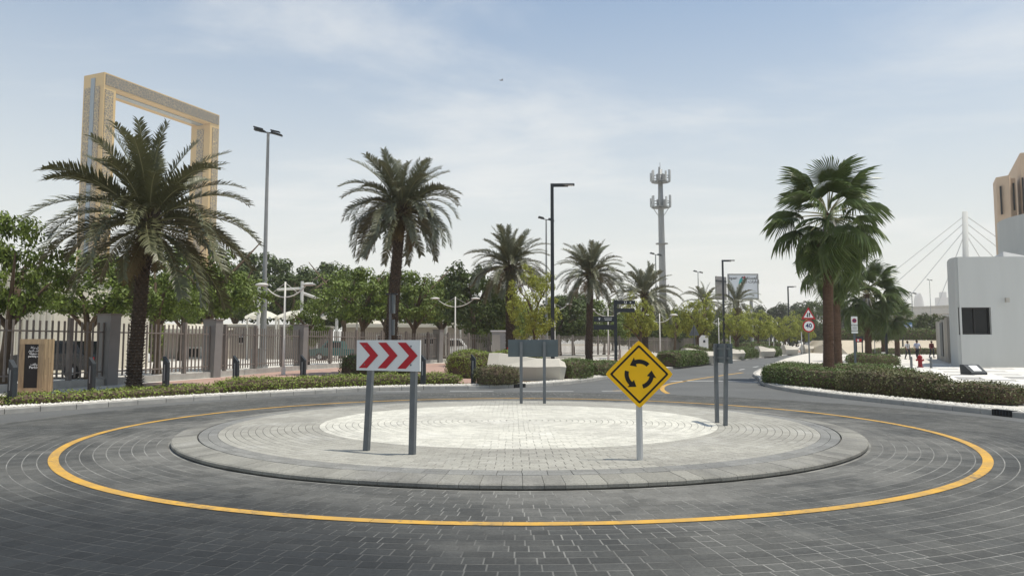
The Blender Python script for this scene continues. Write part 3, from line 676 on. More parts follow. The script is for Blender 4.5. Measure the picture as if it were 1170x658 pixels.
# ------------------------------------------------------------------ yard behind the fence
def cream_shed():
    Y = 38; x1 = X_(60.5, Y); t = thing('cream_shed', 'cream ribbed metal shed behind the fence by the left tree', 'shed')
    h = 5.2; w = 20
    MB().box((x1 - w / 2, Y + 5, h / 2), (w, 10, h)).build('wall', 'cream_metal', t)
    for i in range(66):
        MB().box((x1 - .15 - i * .3, Y - .03, h / 2), (.09, .07, h - .02)).build('wall_panel_rib', 'cream_metal', t)
    MB().box((x1 - w / 2, Y + 5, h + .08), (w + .3, 10.3, .16)).build('roof', 'cream_metal', t)
cream_shed()
def yard_building(lab, px0, px1, pyt, Y, roof_cream, nm='yard_building', win=()):
    x0, x1 = X_(px0, Y), X_(px1, Y); h = Z_(pyt, Y); t = thing(nm, lab, 'building')
    MB().box(((x0 + x1) / 2, Y + 4, h / 2), (x1 - x0, 8, h)).build('wall', 'beige_wall', t)
    b = MB(); n = max(4, int((x1 - x0) / 0.9))
    if roof_cream:
        r = MB().box(((x0 + x1) / 2, Y + 3.5, h + .3), (x1 - x0 + .5, 9.6, .12), rx=0.09).build('roof', 'cream_metal', t)
        for i in range(n):
            b.box((x0 + (x1 - x0) * (i + .5) / n, Y + 3.5, h + .38), (.1, 9.6, .07), rx=0.09)
        b.build('roof_rib', 'cream_metal', r)
        MB().box(((x0 + x1) / 2, Y - 1.25, h - .12), (x1 - x0 + .4, .1, .42)).build('fascia', 'cream_metal', t)
    else:
        MB().box(((x0 + x1) / 2, Y + 4, h + .1), (x1 - x0 + .3, 8.3, .2)).build('roof', 'concrete', t)
    for (pa, pb, ya, yb) in win:
        f = MB().box(((X_(pa, Y) + X_(pb, Y)) / 2, Y - .03, (Z_(ya, Y) + Z_(yb, Y)) / 2), (X_(pb, Y) - X_(pa, Y), .12, Z_(ya, Y) - Z_(yb, Y))).build('window', 'paint_white', t)
        MB().box(((X_(pa, Y) + X_(pb, Y)) / 2, Y - .1, (Z_(ya, Y) + Z_(yb, Y)) / 2), ((X_(pb, Y) - X_(pa, Y)) * .7, .06, (Z_(ya, Y) - Z_(yb, Y)) * .7)).build('pane', 'glass_dark', f)
    return t
yard_building('long low beige building with cream ribbed roof behind the fence', 132, 256, 377, 72, True, win=((214, 232, 396, 410),))
yard_building('low beige building with flat roof under the white tents', 259, 358, 373, 74, False, win=((272, 279, 384, 393),))
yard_building('long pale building behind the fence between the palms', 395, 560, 371, 92, True, win=((430, 440, 382, 392), (450, 460, 382, 392)))
yard_building('small grey site cabin with dark windows behind the fence', 482, 499, 383, 68, False, 'site_cabin', win=((485, 489, 386, 394), (491, 496, 386, 394)))
def tent(px0, px1, pye, pyp, Y, lab, mast, stay):
    t = thing('tensile_canopy', lab, 'canopy', group='tensile canopies over the yard')
    x0, x1, ze, zp = X_(px0, Y), X_(px1, Y), Z_(pye, Y), Z_(pyp, Y); cx = (x0 + x1) / 2; rx = (x1 - x0) / 2; b = MB(); ry = rx * 1.0
    rings = []
    for k in range(8):
        f_ = k / 7; z = zp - (zp - ze) * f_ ** 1.5
        rings.append([Vector((cx + rx * max(.05, f_) * math.copysign(abs(math.cos(w)) ** .8, math.cos(w)), Y + 4 + ry * max(.05, f_) * math.copysign(abs(math.sin(w)) ** .8, math.sin(w)), z + .18 * f_ * math.cos(4 * w))) for w in [2 * PI * i / 24 for i in range(24)]])
    b.loft(rings, False); b.build('fabric', 'cream_fabric', t, smooth=True)
    mx, zt = X_(mast[0], Y), Z_(mast[1], Y)
    MB().tube([(mx, Y - .6, 0), (mx, Y - .6, zt)], [.17, .14], 8).build('mast', 'pole_light', t)
    for s in stay:
        MB().tube([(mx, Y - .6, Z_(s[0], Y)), (X_(s[1], Y), Y + 1, Z_(s[2], Y))], .13, 6).build('stay_arm', 'pole_light', t)
    for s in (-1, 1): MB().tube([(cx + s * rx * .92, Y + 4, 0), (cx + s * rx * .92, Y + 4, ze + .05)], .09, 6).build('post', 'pole_light', t)
tent(262, 300, 361, 352, 66, 'leftmost tensile canopy beside the tall lamp, half behind a tree', (297, 327), ((333, 284, 344),))
tent(300, 351, 361, 352, 68, 'widest cream tensile canopy right of the tall lamp', (346, 322), ((335, 366, 343), (330, 312, 330)))
tent(348, 400, 361, 354, 74, 'cream tensile canopy left of the chevron sign', (386, 341), ((343, 372, 352),))
tent(497, 524, 366, 357, 78, 'cream tensile canopy behind the white double lamp', (510, 344), ((348, 500, 344), (352, 519, 360)))
def hoarding():
    Y = 58; x0, x1 = X_(60, Y), X_(152, Y); t = thing('green_hoarding', 'dark green netted hoarding behind the parked silver car', 'hoarding'); n = 6
    for i in range(n):
        a, c = x0 + (x1 - x0) * i / n, x0 + (x1 - x0) * (i + 1) / n
        MB().box(((a + c) / 2, Y, 1.5), (c - a - .04, .05, 2.6)).build('net_panel', 'green_net', t); MB().box((a, Y - .06, 1.45), (.1, .1, 2.9)).build('post', 'fence_brown', t)
    MB().box((x1 - .6, Y - .1, 2.5), (.9, .03, .7)).build('notice', 'sign_white', t)
hoarding()
def car(lab, px, Y, rz, paint, kind, scale=1.0):
    X = X_(px, Y); t = thing('parked_car', lab, 'car', (X, Y, GZ - .01), rz, scale=scale)
    if kind == 'pickup': prof = [(-2.5, .45), (-2.5, 1.0), (-.7, 1.02), (-.55, 1.72), (.75, 1.74), (1.35, 1.12), (2.35, .98), (2.5, .75), (2.5, .42)]
    elif kind == 'van': prof = [(-2.4, .4), (-2.45, 1.2), (-2.35, 2.0), (1.3, 2.05), (1.95, 1.25), (2.4, 1.0), (2.45, .4)]
    else: prof = [(-2.2, .38), (-2.25, .95), (-2.0, 1.08), (-1.55, 1.62), (.25, 1.66), (1.05, 1.06), (2.1, .92), (2.25, .65), (2.2, .36)]
    top = max(z for x, z in prof)
    def ring(y, k): return [Vector((x * (1 - .02 * k), y * (1 - .18 * max(0, (z - 1.0) / .8)), z)) for x, z in prof]
    MB().loft([ring(-.9, 1), ring(-.86, 0), ring(.86, 0), ring(.9, 1)]).build('body', paint, t)
    for s in (-1, 1):
        ww = [(x, z) for x, z in {'pickup': [(-.5, 1.12), (-.42, 1.6), (.7, 1.62), (1.1, 1.15)], 'van': [(.1, 1.2), (.1, 1.85), (1.2, 1.88), (1.75, 1.25)]}.get(kind, [(-1.7, 1.1), (-1.4, 1.53), (.2, 1.56), (.8, 1.1)])]
        b = MB(); v = [(x, s * (.9 * (1 - .18 * max(0, (z - 1.0) / .8)) + .006), z) for x, z in ww]; v2 = [(x, y - s * .03, z) for x, y, z in v]
        b.add(v + v2, [(0, 1, 2, 3), (4, 5, 6, 7), (0, 4, 5, 1), (1, 5, 6, 2), (2, 6, 7, 3), (3, 7, 4, 0)]); b.build('side_window', 'glass_dark', t)
        for x in (-1.45, 1.4):
            w = MB().tube([(x, s * .72, .34), (x, s * .93, .34)], .34, 16).build('wheel', 'rubber', t)
            MB().tube([(x, s * .925, .34), (x, s * .945, .34)], .2, 10).build('rim', 'steel_pale', w)
        MB().box((prof[-2][0] - .06, s * .62, .78), (.14, .35, .14)).build('headlight', 'sign_white', t)
        MB().box((-prof[-2][0] + (.05 if kind != 'van' else 0.02), s * .68, .85), (.14, .25, .18)).build('tail_light', 'sign_red', t)
    MB().box((2.3, 0, .45), (.28, 1.7, .2)).build('bumper', 'charcoal', t)
car('silver pickup parked side on behind the fence by the wooden board', 92, 47, PI, 'car_silver', 'pickup')
car('black car parked close behind the fence at the wooden board', 66, 33, PI * .95, 'car_black', 'sedan')
car('white van parked right of the slate pillar near the tall palm', 133, 50, 0.1, 'car_white', 'van', .8)
car('teal pickup parked behind the fence left of the chevron sign', 386, 66, PI, 'car_teal', 'pickup')
car('white van parked behind the fence under the second tent', 512, 80, 0, 'car_white', 'van')
# ------------------------------------------------------------------ fence
def fence():
    t = thing('metal_fence', 'long brown metal picket fence on a low concrete plinth', 'fence')
    pl = smooth_line([(-17.8, 14), (-16.6, 19.5), (-15.9, 23.1), (-14.7, 28.2), (-13.45, 33.7), (-12.5, 40.4), (-11, 47.3), (-6.9, 56.4), (-3.4, 63), (4, 74), (14, 90), (26, 112), (44, 150)], 8)
    P = resample(pl, 0.25); pk = MB().box((0, 0, 0), (.07, .03, 1.95)).mesh('picket', 'fence_brown'); rest = MB(); n = 0
    plinth = resample(pl, 1.2); A, Bo = offset(plinth, .12), offset(plinth, -.12)
    for i in range(len(plinth) - 1):
        b = MB(); e = 0.006
        a0, a1, c0, c1 = A[i], A[i + 1], Bo[i], Bo[i + 1]
        vs = [(a0[0], a0[1], 0), (a1[0], a1[1], 0), (c1[0], c1[1], 0), (c0[0], c0[1], 0)]; zt = .13 + .24
        k = [tuple(Vector(v).lerp(sum((Vector(q) for q in vs), Vector()) / 4, e)) for v in vs]
        b.add([(x, y, .1) for x, y, z in k] + [(x, y, zt) for x, y, z in k], [(4, 7, 6, 5), (0, 1, 5, 4), (1, 2, 6, 5), (2, 3, 7, 6), (3, 0, 4, 7)]); b.tv = R_.random(); b.t = [R_.random()] * len(b.f)
        b.build('plinth_block', 'kerb', t)
    for i in range(len(P) - 1):
        x, y = P[i]; rz = math.atan2(P[i + 1][1] - y, P[i + 1][0] - x); z = .37 + .08 + .975
        vis = abs(585 + F * x / max(y, 1) - 585) < 600
        if i % 12 == 0: continue
        if vis and n < 300: link('picket', pk, t, (x, y, z + R_.uniform(-.01, .01)), (0, 0, rz)); n += 1
        else: rest.box((x, y, z), (.07, .03, 1.95), rz)
    rest.build('far_picket', 'fence_brown', t, kind='stuff')
    posts = P[::12]
    for i in range(len(posts) - 1):
        a, c = posts[i], posts[i + 1]; rz = math.atan2(c[1] - a[1], c[0] - a[0])
        MB().box((0, 0, 0), (.14, .14, 2.25)).build('post', 'fence_brown', t, loc=(a[0], a[1], 1.4)).rotation_euler = (0, 0, rz)
        for z in (.62, 2.05): MB().beam((*a, z), (*c, z), .05, .05).build('rail', 'fence_brown', t)
    # broad slate coloured pillars that break the run of pickets
    for px, Y in ((115, 27.6), (258, 33.4), (361.5, 42.6), (503, 58.5)):
        x = X_(px, Y); i = min(range(len(P)), key=lambda k: (P[k][0] - x) ** 2 + (P[k][1] - Y) ** 2)
        x, y = P[i]; rz = math.atan2(P[i + 1][1] - y, P[i + 1][0] - x)
        q = thing('fence_pillar', {115: 'slate grey fence pillar beside the tall date palm', 258: 'slate grey fence pillar left of the tall lamp base', 361.5: 'slate grey fence pillar left of the chevron sign', 503: 'slate grey fence pillar near the white double lamp'}[px], 'pillar', (x, y, .12), rz + 1.35, group='slate grey pillars in the metal fence')
        MB().box((0, 0, 1.28), (.62, .42, 2.55), 0, (1.22, 1.0)).build('shaft', 'fence_slate', q)
        MB().box((0, 0, 2.58), (.82, .48, .06)).build('cap', 'fence_brown', q)
fence()
# ------------------------------------------------------------------ trees, palms and hedges
def leaf(b, p, nrm, up, l, w):
    """one pointed leaf: two triangles folded on the midrib"""
    n = nrm.normalized(); u = (up - n * up.dot(n))
    if u.length < 1e-3: u = Vector((1, 0, 0)) - n * n.x
    u.normalize(); s = n.cross(u)
    b.add([p - u * l * .5, p + s * w * .5 + n * w * .15, p + u * l * .5, p - s * w * .5 + n * w * .15], [(0, 1, 2, 3)])
def rv(rnd=R_):
    while True:
        v = Vector((rnd.uniform(-1, 1), rnd.uniform(-1, 1), rnd.uniform(-1, 1)))
        if 0.05 < v.length < 1: return v.normalized()
def crown_mesh(name, m, seed, rx, rz_, clumps, per, lsz, flat=0.25, gap=0.72, weep=0.0):
    rnd = random.Random(seed); b = MB()
    for c in range(clumps):
        d = rv(rnd); r = rnd.uniform(.45, 1) ** .6
        ph = noise.noise(d * 1.7 + Vector((seed, 0, 0))); r *= 1 + .45 * ph
        z = d.z * r * rz_ * (1 if d.z > 0 else flat + .35)
        cc = Vector((d.x * r * rx, d.y * r * rx, z)); cr = rx * rnd.uniform(.13, .26)
        for _ in range(per):
            q = rv(rnd); k = cr * rnd.uniform(.35, 1.0) ** .5
            p = cc + Vector((q.x * k, q.y * k, q.z * k * gap - weep * rnd.random() * k))
            nrm = (q + Vector((0, 0, .7)) + rv(rnd) * .8)
            leaf(b, p, nrm, rv(rnd) + Vector((0, 0, -weep)), lsz * rnd.uniform(.7, 1.4), lsz * rnd.uniform(.45, .7))
    return b.mesh(name, m)
def trunk_mesh(seed, h, r, rx, forks):
    rnd = random.Random(seed); b = MB(); x = y = 0; pts = []
    lean = rnd.uniform(-.12, .12)
    for k in range(6): pts.append(Vector((lean * h * (k / 5) ** 1.4 + rnd.uniform(-.03, .03) * h * .3, rnd.uniform(-.03, .03) * h * .3, h * k / 5)))
    b.tube(pts, [r * (1.35 if k == 0 else 1 - .09 * k) for k in range(6)], 8)
    for i in range(forks):
        w = 2 * PI * (i + rnd.random() * .5) / forks; k0 = pts[rnd.choice((3, 4, 5))]; e = rx * rnd.uniform(.45, .85)
        mid = k0 + Vector((math.cos(w) * e * .4, math.sin(w) * e * .4, e * .45)); end = k0 + Vector((math.cos(w) * e, math.sin(w) * e, e * rnd.uniform(.7, 1.2)))
        b.tube([k0, mid, end], [r * .6, r * .42, r * .12], 6)
    return b.mesh('trunk', 'bark', True)
KINDS = {
    'dark': dict(m='leaf_dark', rz=0.95, clumps=125, per=75, l=.26, weep=.2),
    'dark2': dict(m='leaf_dark', rz=0.80, clumps=110, per=75, l=.28, weep=.1),
    'mid': dict(m='leaf_mid', rz=0.85, clumps=95, per=75, l=.24, weep=.25),
    'mid2': dict(m='leaf_mid', rz=0.75, clumps=80, per=75, l=.24, weep=.35),
    'yellow': dict(m='leaf_yellow', rz=0.85, clumps=75, per=70, l=.26, weep=.1),
    'airy': dict(m='leaf_yellow', rz=1.5, clumps=105, per=70, l=.22, weep=.4),
    'grey': dict(m='leaf_grey', rz=0.75, clumps=80, per=60, l=.34, weep=.2),
}
PROTO = {}
for i, (k, d) in enumerate(KINDS.items()):
    PROTO[k] = (crown_mesh('crown', d['m'], 11 + i * 7, 3.0, 3.0 * d['rz'], d['clumps'], d['per'], d['l'], weep=d['weep']), [trunk_mesh(50 + i * 3 + q, 1.0, .055, .9, 6) for q in range(2)])
def tree(px, Y, pytop, pybot, prad, kind, lab, nm='broadleaf_tree', group=None, th=None):
    """crown between two heights, radius prad as surveyed in image units at its distance"""
    X = X_(px, Y); zt, zb = Z_(pytop, Y), Z_(pybot, Y); r = prad * Y / F; d = KINDS[kind]
    t = thing(nm, lab, 'tree', (X, Y, .1), R_.uniform(0, 6.28), group)
    hc = zt - zb; f_ = .40; zc = zb + hc * f_
    cm, tm = PROTO[kind]
    c = link('crown', cm, t, (0, 0, zc), None, (r / 3.0, r / 3.0, hc * (1 - f_) / (3.0 * d['rz'] * 1.05)))
    tr = link('trunk', R_.choice(tm), t, (0, 0, 0), None, None); s = zc * 0.9; w_ = max(s * .95, 1.8) * (.55 if kind == 'airy' else 1); tr.scale = (w_, w_, s)
    return t
TG = 'trees behind the picket fence'
tree(2, 24.5, 236, 372, 50, 'mid', 'broad green tree at the left edge in front of the cream shed', group=TG)
tree(104, 31.5, 284, 368, 60, 'mid', 'broad green tree behind the slate pillar left of the tall palm', group=TG)
tree(180, 37, 300, 367, 44, 'mid2', 'dark tree directly right of the tall palm trunk', group=TG)
tree(238, 42, 288, 366, 58, 'mid2', 'wide leaning tree left of the tall street lamp', group=TG)
tree(300, 96, 282, 374, 46, 'dark', 'dark tree behind the leftmost tent and tall lamp', group=TG)
tree(372, 98, 295, 380, 44, 'dark', 'darkest dense tree behind the tents', group=TG)
tree(36, 70, 300, 380, 60, 'dark', 'deep green tree behind the cream shed', group=TG)
tree(150, 84, 306, 372, 52, 'dark2', 'dark tree far behind the long cream roof', group=TG)
tree(226, 88, 300, 370, 50, 'dark2', 'dark tree far behind the wide leaning tree', group=TG)
tree(352, 52, 346, 396, 22, 'mid2', 'thin light green tree over the pillar left of the chevron sign', group=TG)
tree(412, 54, 302, 372, 46, 'mid', 'full green tree left of the second date palm', group=TG)
tree(470, 57, 306, 372, 40, 'mid', 'full green tree right of the second date palm', group=TG)
tree(542, 66, 300, 380, 44, 'dark2', 'dark tree behind the white double lamp', group=TG)
tree(500, 98, 318, 385, 44, 'dark', 'dark tree far behind the pale long building', group=TG)
for px, Y, a, b_, r, k, lab in ((66, 52, 312, 374, 40, 'mid', 'mid green tree behind the dark hoarding left of the gold frame foot'), (128, 60, 318, 372, 38, 'dark', 'dark tree behind the hoarding at the tall palm'), (206, 66, 312, 368, 38, 'mid2', 'mid green tree over the cream ribbed roof'), (268, 84, 308, 366, 36, 'mid', 'mid green tree behind the leftmost canopy'), (332, 88, 312, 350, 30, 'dark2', 'dark low tree right behind the widest canopy'), (392, 76, 312, 366, 34, 'mid2', 'mid green tree over the third canopy'), (440, 80, 310, 368, 34, 'dark', 'dark tree directly behind the second date palm'), (506, 74, 316, 374, 32, 'mid', 'mid green tree left of the white double lamp'), (575, 72, 326, 384, 30, 'mid2', 'mid green tree behind the grey kiosk')):
    tree(px, Y, a, b_, r, k, lab, group=TG)
tree(611, 46, 295, 394, 29, 'airy', 'airy yellow green tree left of the tall dark lamp', group=None)
for px, Y, a, b_, r, lab in ((585, 84, 334, 394, 34, 'dark tree behind the third date palm'), (640, 86, 334, 394, 34, 'dark tree behind the tall dark lamp'), (690, 90, 338, 394, 32, 'dark tree behind the direction signpost'), (655, 96, 330, 392, 32, 'dark tree behind the fourth date palm'), (722, 100, 350, 394, 28, 'dark tree behind the yellow diamond sign'), (760, 108, 350, 394, 30, 'dark tree at the foot of the antenna mast'), (815, 118, 350, 394, 28, 'dark tree behind the right dark lamp'), (560, 92, 338, 394, 30, 'dark tree left of the third date palm')):
    tree(px, Y, a, b_, r, R_.choice(('dark', 'dark2', 'mid')), lab, group=TG)
YG = 'yellow green trees along the far road'
for px, Y, a, b_, r, lab in ((731, 62, 338, 388, 19, 'yellow green tree above the yellow diamond sign'), (797, 76, 338, 388, 20, 'round yellow green tree by the back of the triangle sign'), (841, 86, 356, 388, 16, 'yellow green tree right of the right dark lamp'), (866, 94, 352, 390, 19, 'brightest round yellow green tree in front of the billboard foot'), (897, 108, 358, 392, 15, 'yellow green tree left of the speed signs'), (918, 122, 362, 392, 12, 'small yellow green tree behind the speed signs'), (770, 84, 352, 388, 13, 'small yellow green tree at the mast foot')):
    tree(px, Y, a, b_, r, 'yellow', lab, group=YG)
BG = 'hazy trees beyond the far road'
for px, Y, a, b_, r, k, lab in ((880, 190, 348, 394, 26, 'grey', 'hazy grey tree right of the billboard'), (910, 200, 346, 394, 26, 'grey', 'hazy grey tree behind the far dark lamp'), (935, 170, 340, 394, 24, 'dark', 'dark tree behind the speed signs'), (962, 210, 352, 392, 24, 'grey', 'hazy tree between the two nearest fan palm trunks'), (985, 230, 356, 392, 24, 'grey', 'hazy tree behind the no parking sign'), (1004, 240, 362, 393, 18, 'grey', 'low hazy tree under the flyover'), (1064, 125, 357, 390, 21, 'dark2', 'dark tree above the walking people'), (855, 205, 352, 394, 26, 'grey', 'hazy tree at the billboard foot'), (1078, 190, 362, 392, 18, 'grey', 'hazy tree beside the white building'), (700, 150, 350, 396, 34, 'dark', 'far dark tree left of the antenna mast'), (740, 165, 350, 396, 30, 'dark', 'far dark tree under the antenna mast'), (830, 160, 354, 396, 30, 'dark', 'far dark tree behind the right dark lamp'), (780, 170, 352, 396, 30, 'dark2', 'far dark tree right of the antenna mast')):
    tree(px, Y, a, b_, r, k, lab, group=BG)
# date palms
def frond_mesh(e0, droop, L, m, seed, nl=62, ll=0.5):
    rnd = random.Random(seed); b = MB(); n = 12; p = Vector((0, 0, 0)); pts = [p]; th = [e0]
    for k in range(n):
        t = (k + .5) / n; e = e0 - droop * t ** 1.5; p = p + Vector((math.cos(e), 0, math.sin(e))) * (L / n); pts.append(p); th.append(e)
    b.mi = 1; b.tube(pts, [.032 * (1 - .85 * k / n) for k in range(n + 1)], 4, False); b.mi = 0
    for k in range(nl):
        t = .16 + .84 * (k + .5) / nl; f_ = t * n; i = min(int(f_), n - 1); q = pts[i].lerp(pts[i + 1], f_ - i); e = th[i + 1]
        T = Vector((math.cos(e), 0, math.sin(e))); U = Vector((-math.sin(e), 0, math.cos(e)))
        l = ll * (.55 + .9 * math.sin(PI * min(1, t * .92) ** .8)) * rnd.uniform(.85, 1.1)
        for s in (-1, 1):
            d = (T * rnd.uniform(.65, .95) + Vector((0, s, 0)) * rnd.uniform(.6, .9) + U * rnd.uniform(.15, .55)).normalized()
            g = Vector((0, 0, -1)); d2 = (d + g * .35).normalized(); w = .024
            s_ = d.cross(U).normalized() * w
            a = q; m1 = q + d * l * .55; en = m1 + d2 * l * .45
            b.add([a - s_ * .6, a + s_ * .6, m1 + s_, m1 - s_, en], [(0, 1, 2, 3), (3, 2, 4)])
    return b.mesh('frond', [m, 'palm_rib'])
FR = {}
for m, key, drs in (('palm_leaf', 'palm_leaf', (32, 50, 70, 78, 70, 50)), ('palm_leaf_grey', 'drooping', (28, 48, 82, 108, 96, 60)), ('palm_leaf_grey', 'palm_leaf_grey', (32, 48, 70, 82, 76, 56))):
    FR[key] = [(e, [frond_mesh(math.radians(e), math.radians(dr), 1.0 * 3.4, m, 5 + k * 3 + v, ll=.40) for v in range(2)]) for k, (e, dr) in enumerate(zip((84, 66, 46, 26, 4, -24), drs))]
FRD = [frond_mesh(math.radians(-45), math.radians(42), 2.4, 'palm_dry', 71 + v, 34, .42) for v in range(2)]
def palm_trunk(h, r0, r1, bend, seed):
    rnd = random.Random(seed); b = MB(); n = 26; pts = [Vector((bend[0] * (k / n) ** 1.6, bend[1] * (k / n) ** 1.6, h * k / n)) for k in range(n + 1)]
    b.tube(pts, [(r0 + (r1 - r0) * k / n) * (1.25 if k == 0 else 1.08 if k == 1 else 1 + .05 * (k % 2)) for k in range(n + 1)], 14)
    w = 0; rows = int(h / .105)
    for k in range(rows):
        t = (k + .5) / rows; c = pts[min(int(t * n), n)].lerp(pts[min(int(t * n) + 1, n)], t * n - int(t * n)); r = r0 + (r1 - r0) * t
        for j in range(9):
            w = 2 * PI * (j + .5 * (k % 2)) / 9 + k * .07; o = Vector((math.cos(w), math.sin(w), 0)); s = Vector((-o.y, o.x, 0)); x = rnd.uniform(.6, 1.3)
            p = c + o * r * .98; hw = r * .30; b.mi = 1
            b.add([p - s * hw, p + s * hw, p + o * .10 * x + s * hw * .55 + Vector((0, 0, .075)), p + o * .10 * x - s * hw * .55 + Vector((0, 0, .075)), p + Vector((0, 0, .10)) - o * .02], [(0, 1, 2, 3), (3, 2, 4)]); b.m[-2] = 0
    return b.mesh('trunk', ['palm_trunk', 'palm_stub']), pts[-1]
def date_palm(px, Y, pyc, prad, lab, m='palm_leaf', n=52, r0=.33, r1=.24, bend=(0, 0), seed=1, dry=10, wind=0.0):
    X = X_(px, Y); zc = Z_(pyc, Y); sc_ = prad * Y / F / 3.0
    t = thing('date_palm', lab, 'palm tree', (X, Y, .12), 0, 'date palms')
    tm, top = palm_trunk(zc - .12, r0, r1, bend, seed); link('trunk', tm, t)
    rnd = random.Random(seed * 13)
    for k in range(n):
        f_ = (k + rnd.random()) / n; el = 86 - 106 * f_ ** .9; i = min(range(6), key=lambda q: abs(FR[m][q][0] - el)); w = k * 2.39996 + rnd.uniform(-.25, .25)
        me = rnd.choice(FR[m][i][1])
        o = link('frond', me, t, top + Vector((math.cos(w) * .12, math.sin(w) * .12, -.30 * f_ + rnd.uniform(-.05, .05))), (rnd.uniform(-.35, .35), rnd.uniform(-.12, .12) + math.cos(w) * wind, w), sc_ * rnd.uniform(.84, 1.12) * (.86 if el > 62 else 1))
    for k in range(dry):
        w = k * 2.1 + rnd.random(); link('dry_frond', rnd.choice(FRD), t, top + Vector((math.cos(w) * .15, math.sin(w) * .15, -.45)), (rnd.uniform(-.3, .3), rnd.uniform(-.1, .45), w), sc_ * rnd.uniform(.5, .8))
    b = MB()
    for k in range(60):
        w = k * 2.39996; z = -.75 + .75 * k / 60; o = Vector((math.cos(w), math.sin(w), 0)); b.beam(top + o * r1 * .9 + Vector((0, 0, z)), top + o * (r1 + .22) + Vector((0, 0, z + .38)), .09, .04)
    b.build('leaf_bases', 'palm_trunk', t)
date_palm(155, 25.2, 250, 108, 'tallest looking date palm with shaggy crown before the gold frame', n=74, r0=.225, r1=.195, bend=(.3, 0), seed=3, dry=12)
date_palm(446, 37, 238, 66, 'date palm rising behind the red chevron sign', 'drooping', n=92, r0=.29, r1=.24, bend=(.5, 0), seed=5, dry=10)
date_palm(583, 50, 302, 46, 'date palm behind the pale faceted planter', 'palm_leaf_grey', n=72, r0=.30, r1=.26, seed=7, dry=6)
date_palm(673, 60, 312, 40, 'date palm just left of the direction signpost', 'palm_leaf_grey', n=72, r0=.28, r1=.22, bend=(.2, 0), seed=9, dry=8)
date_palm(737, 75, 336, 40, 'windswept date palm left of the antenna mast', 'palm_leaf_grey', n=52, seed=11, dry=4, wind=.38)
date_palm(806, 108, 344, 26, 'distant date palm left of the billboard', 'palm_leaf_grey', n=34, seed=15, dry=3)
date_palm(842, 112, 346, 28, 'distant date palm in front of the billboard', 'palm_leaf_grey', n=34, seed=17, dry=6)
# fan palms
def fan_mesh(seed, pet, rad, droop, m='fan_leaf'):
    """petiole along +x rising, then a folded fan with split drooping tips"""
    rnd = random.Random(seed); b = MB(); e = .0; n = 40
    pp = [Vector((pet * k / 5, 0, -.12 * pet * (k / 5) ** 2)) for k in range(6)]
    b.mi = 1; b.tube(pp, [.035 - .004 * k for k in range(6)], 4, False); b.mi = 0
    o = pp[-1]; half = 1.9
    for k in range(n):
        a0 = -half + 2 * half * k / n; a1 = -half + 2 * half * (k + 1) / n; am = (a0 + a1) / 2
        l = rad * (.78 + .22 * math.cos(am * .7)) * rnd.uniform(.9, 1.08)
        def pt(a, r, up): return o + Vector((math.cos(a) * r, math.sin(a) * r, up - droop * (r / rad) ** 2 * rad * .55 - .25 * abs(math.sin(a)) * r))
        f_ = .035
        q = [o, pt(a0, l * .4, -f_ * .5), pt(am, l * .4, f_), pt(a1, l * .4, -f_ * .5), pt(a0 + .015, l * .66, -f_), pt(am, l * .66, f_), pt(a1 - .015, l * .66, -f_), pt(am + rnd.uniform(-.03, .03), l * .86, -.10 * l), pt(am + rnd.uniform(-.06, .06), l * 1.0, -.28 * l)]
        w = .012; tip = q[8]
        b.add(q, [(0, 1, 2), (0, 2, 3), (1, 4, 5, 2), (2, 5, 6, 3), (4, 7, 5), (5, 7, 6), (4, 8, 7)])
    return b.mesh('fan_leaf', [m, 'palm_rib'])
FAN = [fan_mesh(3 + k, 1.25, 1.15, d) for k, d in enumerate((.25, .5, .8, 1.1))]
FAND = [fan_mesh(13 + k, .9, 1.0, 1.2, 'palm_dry') for k in range(1)]
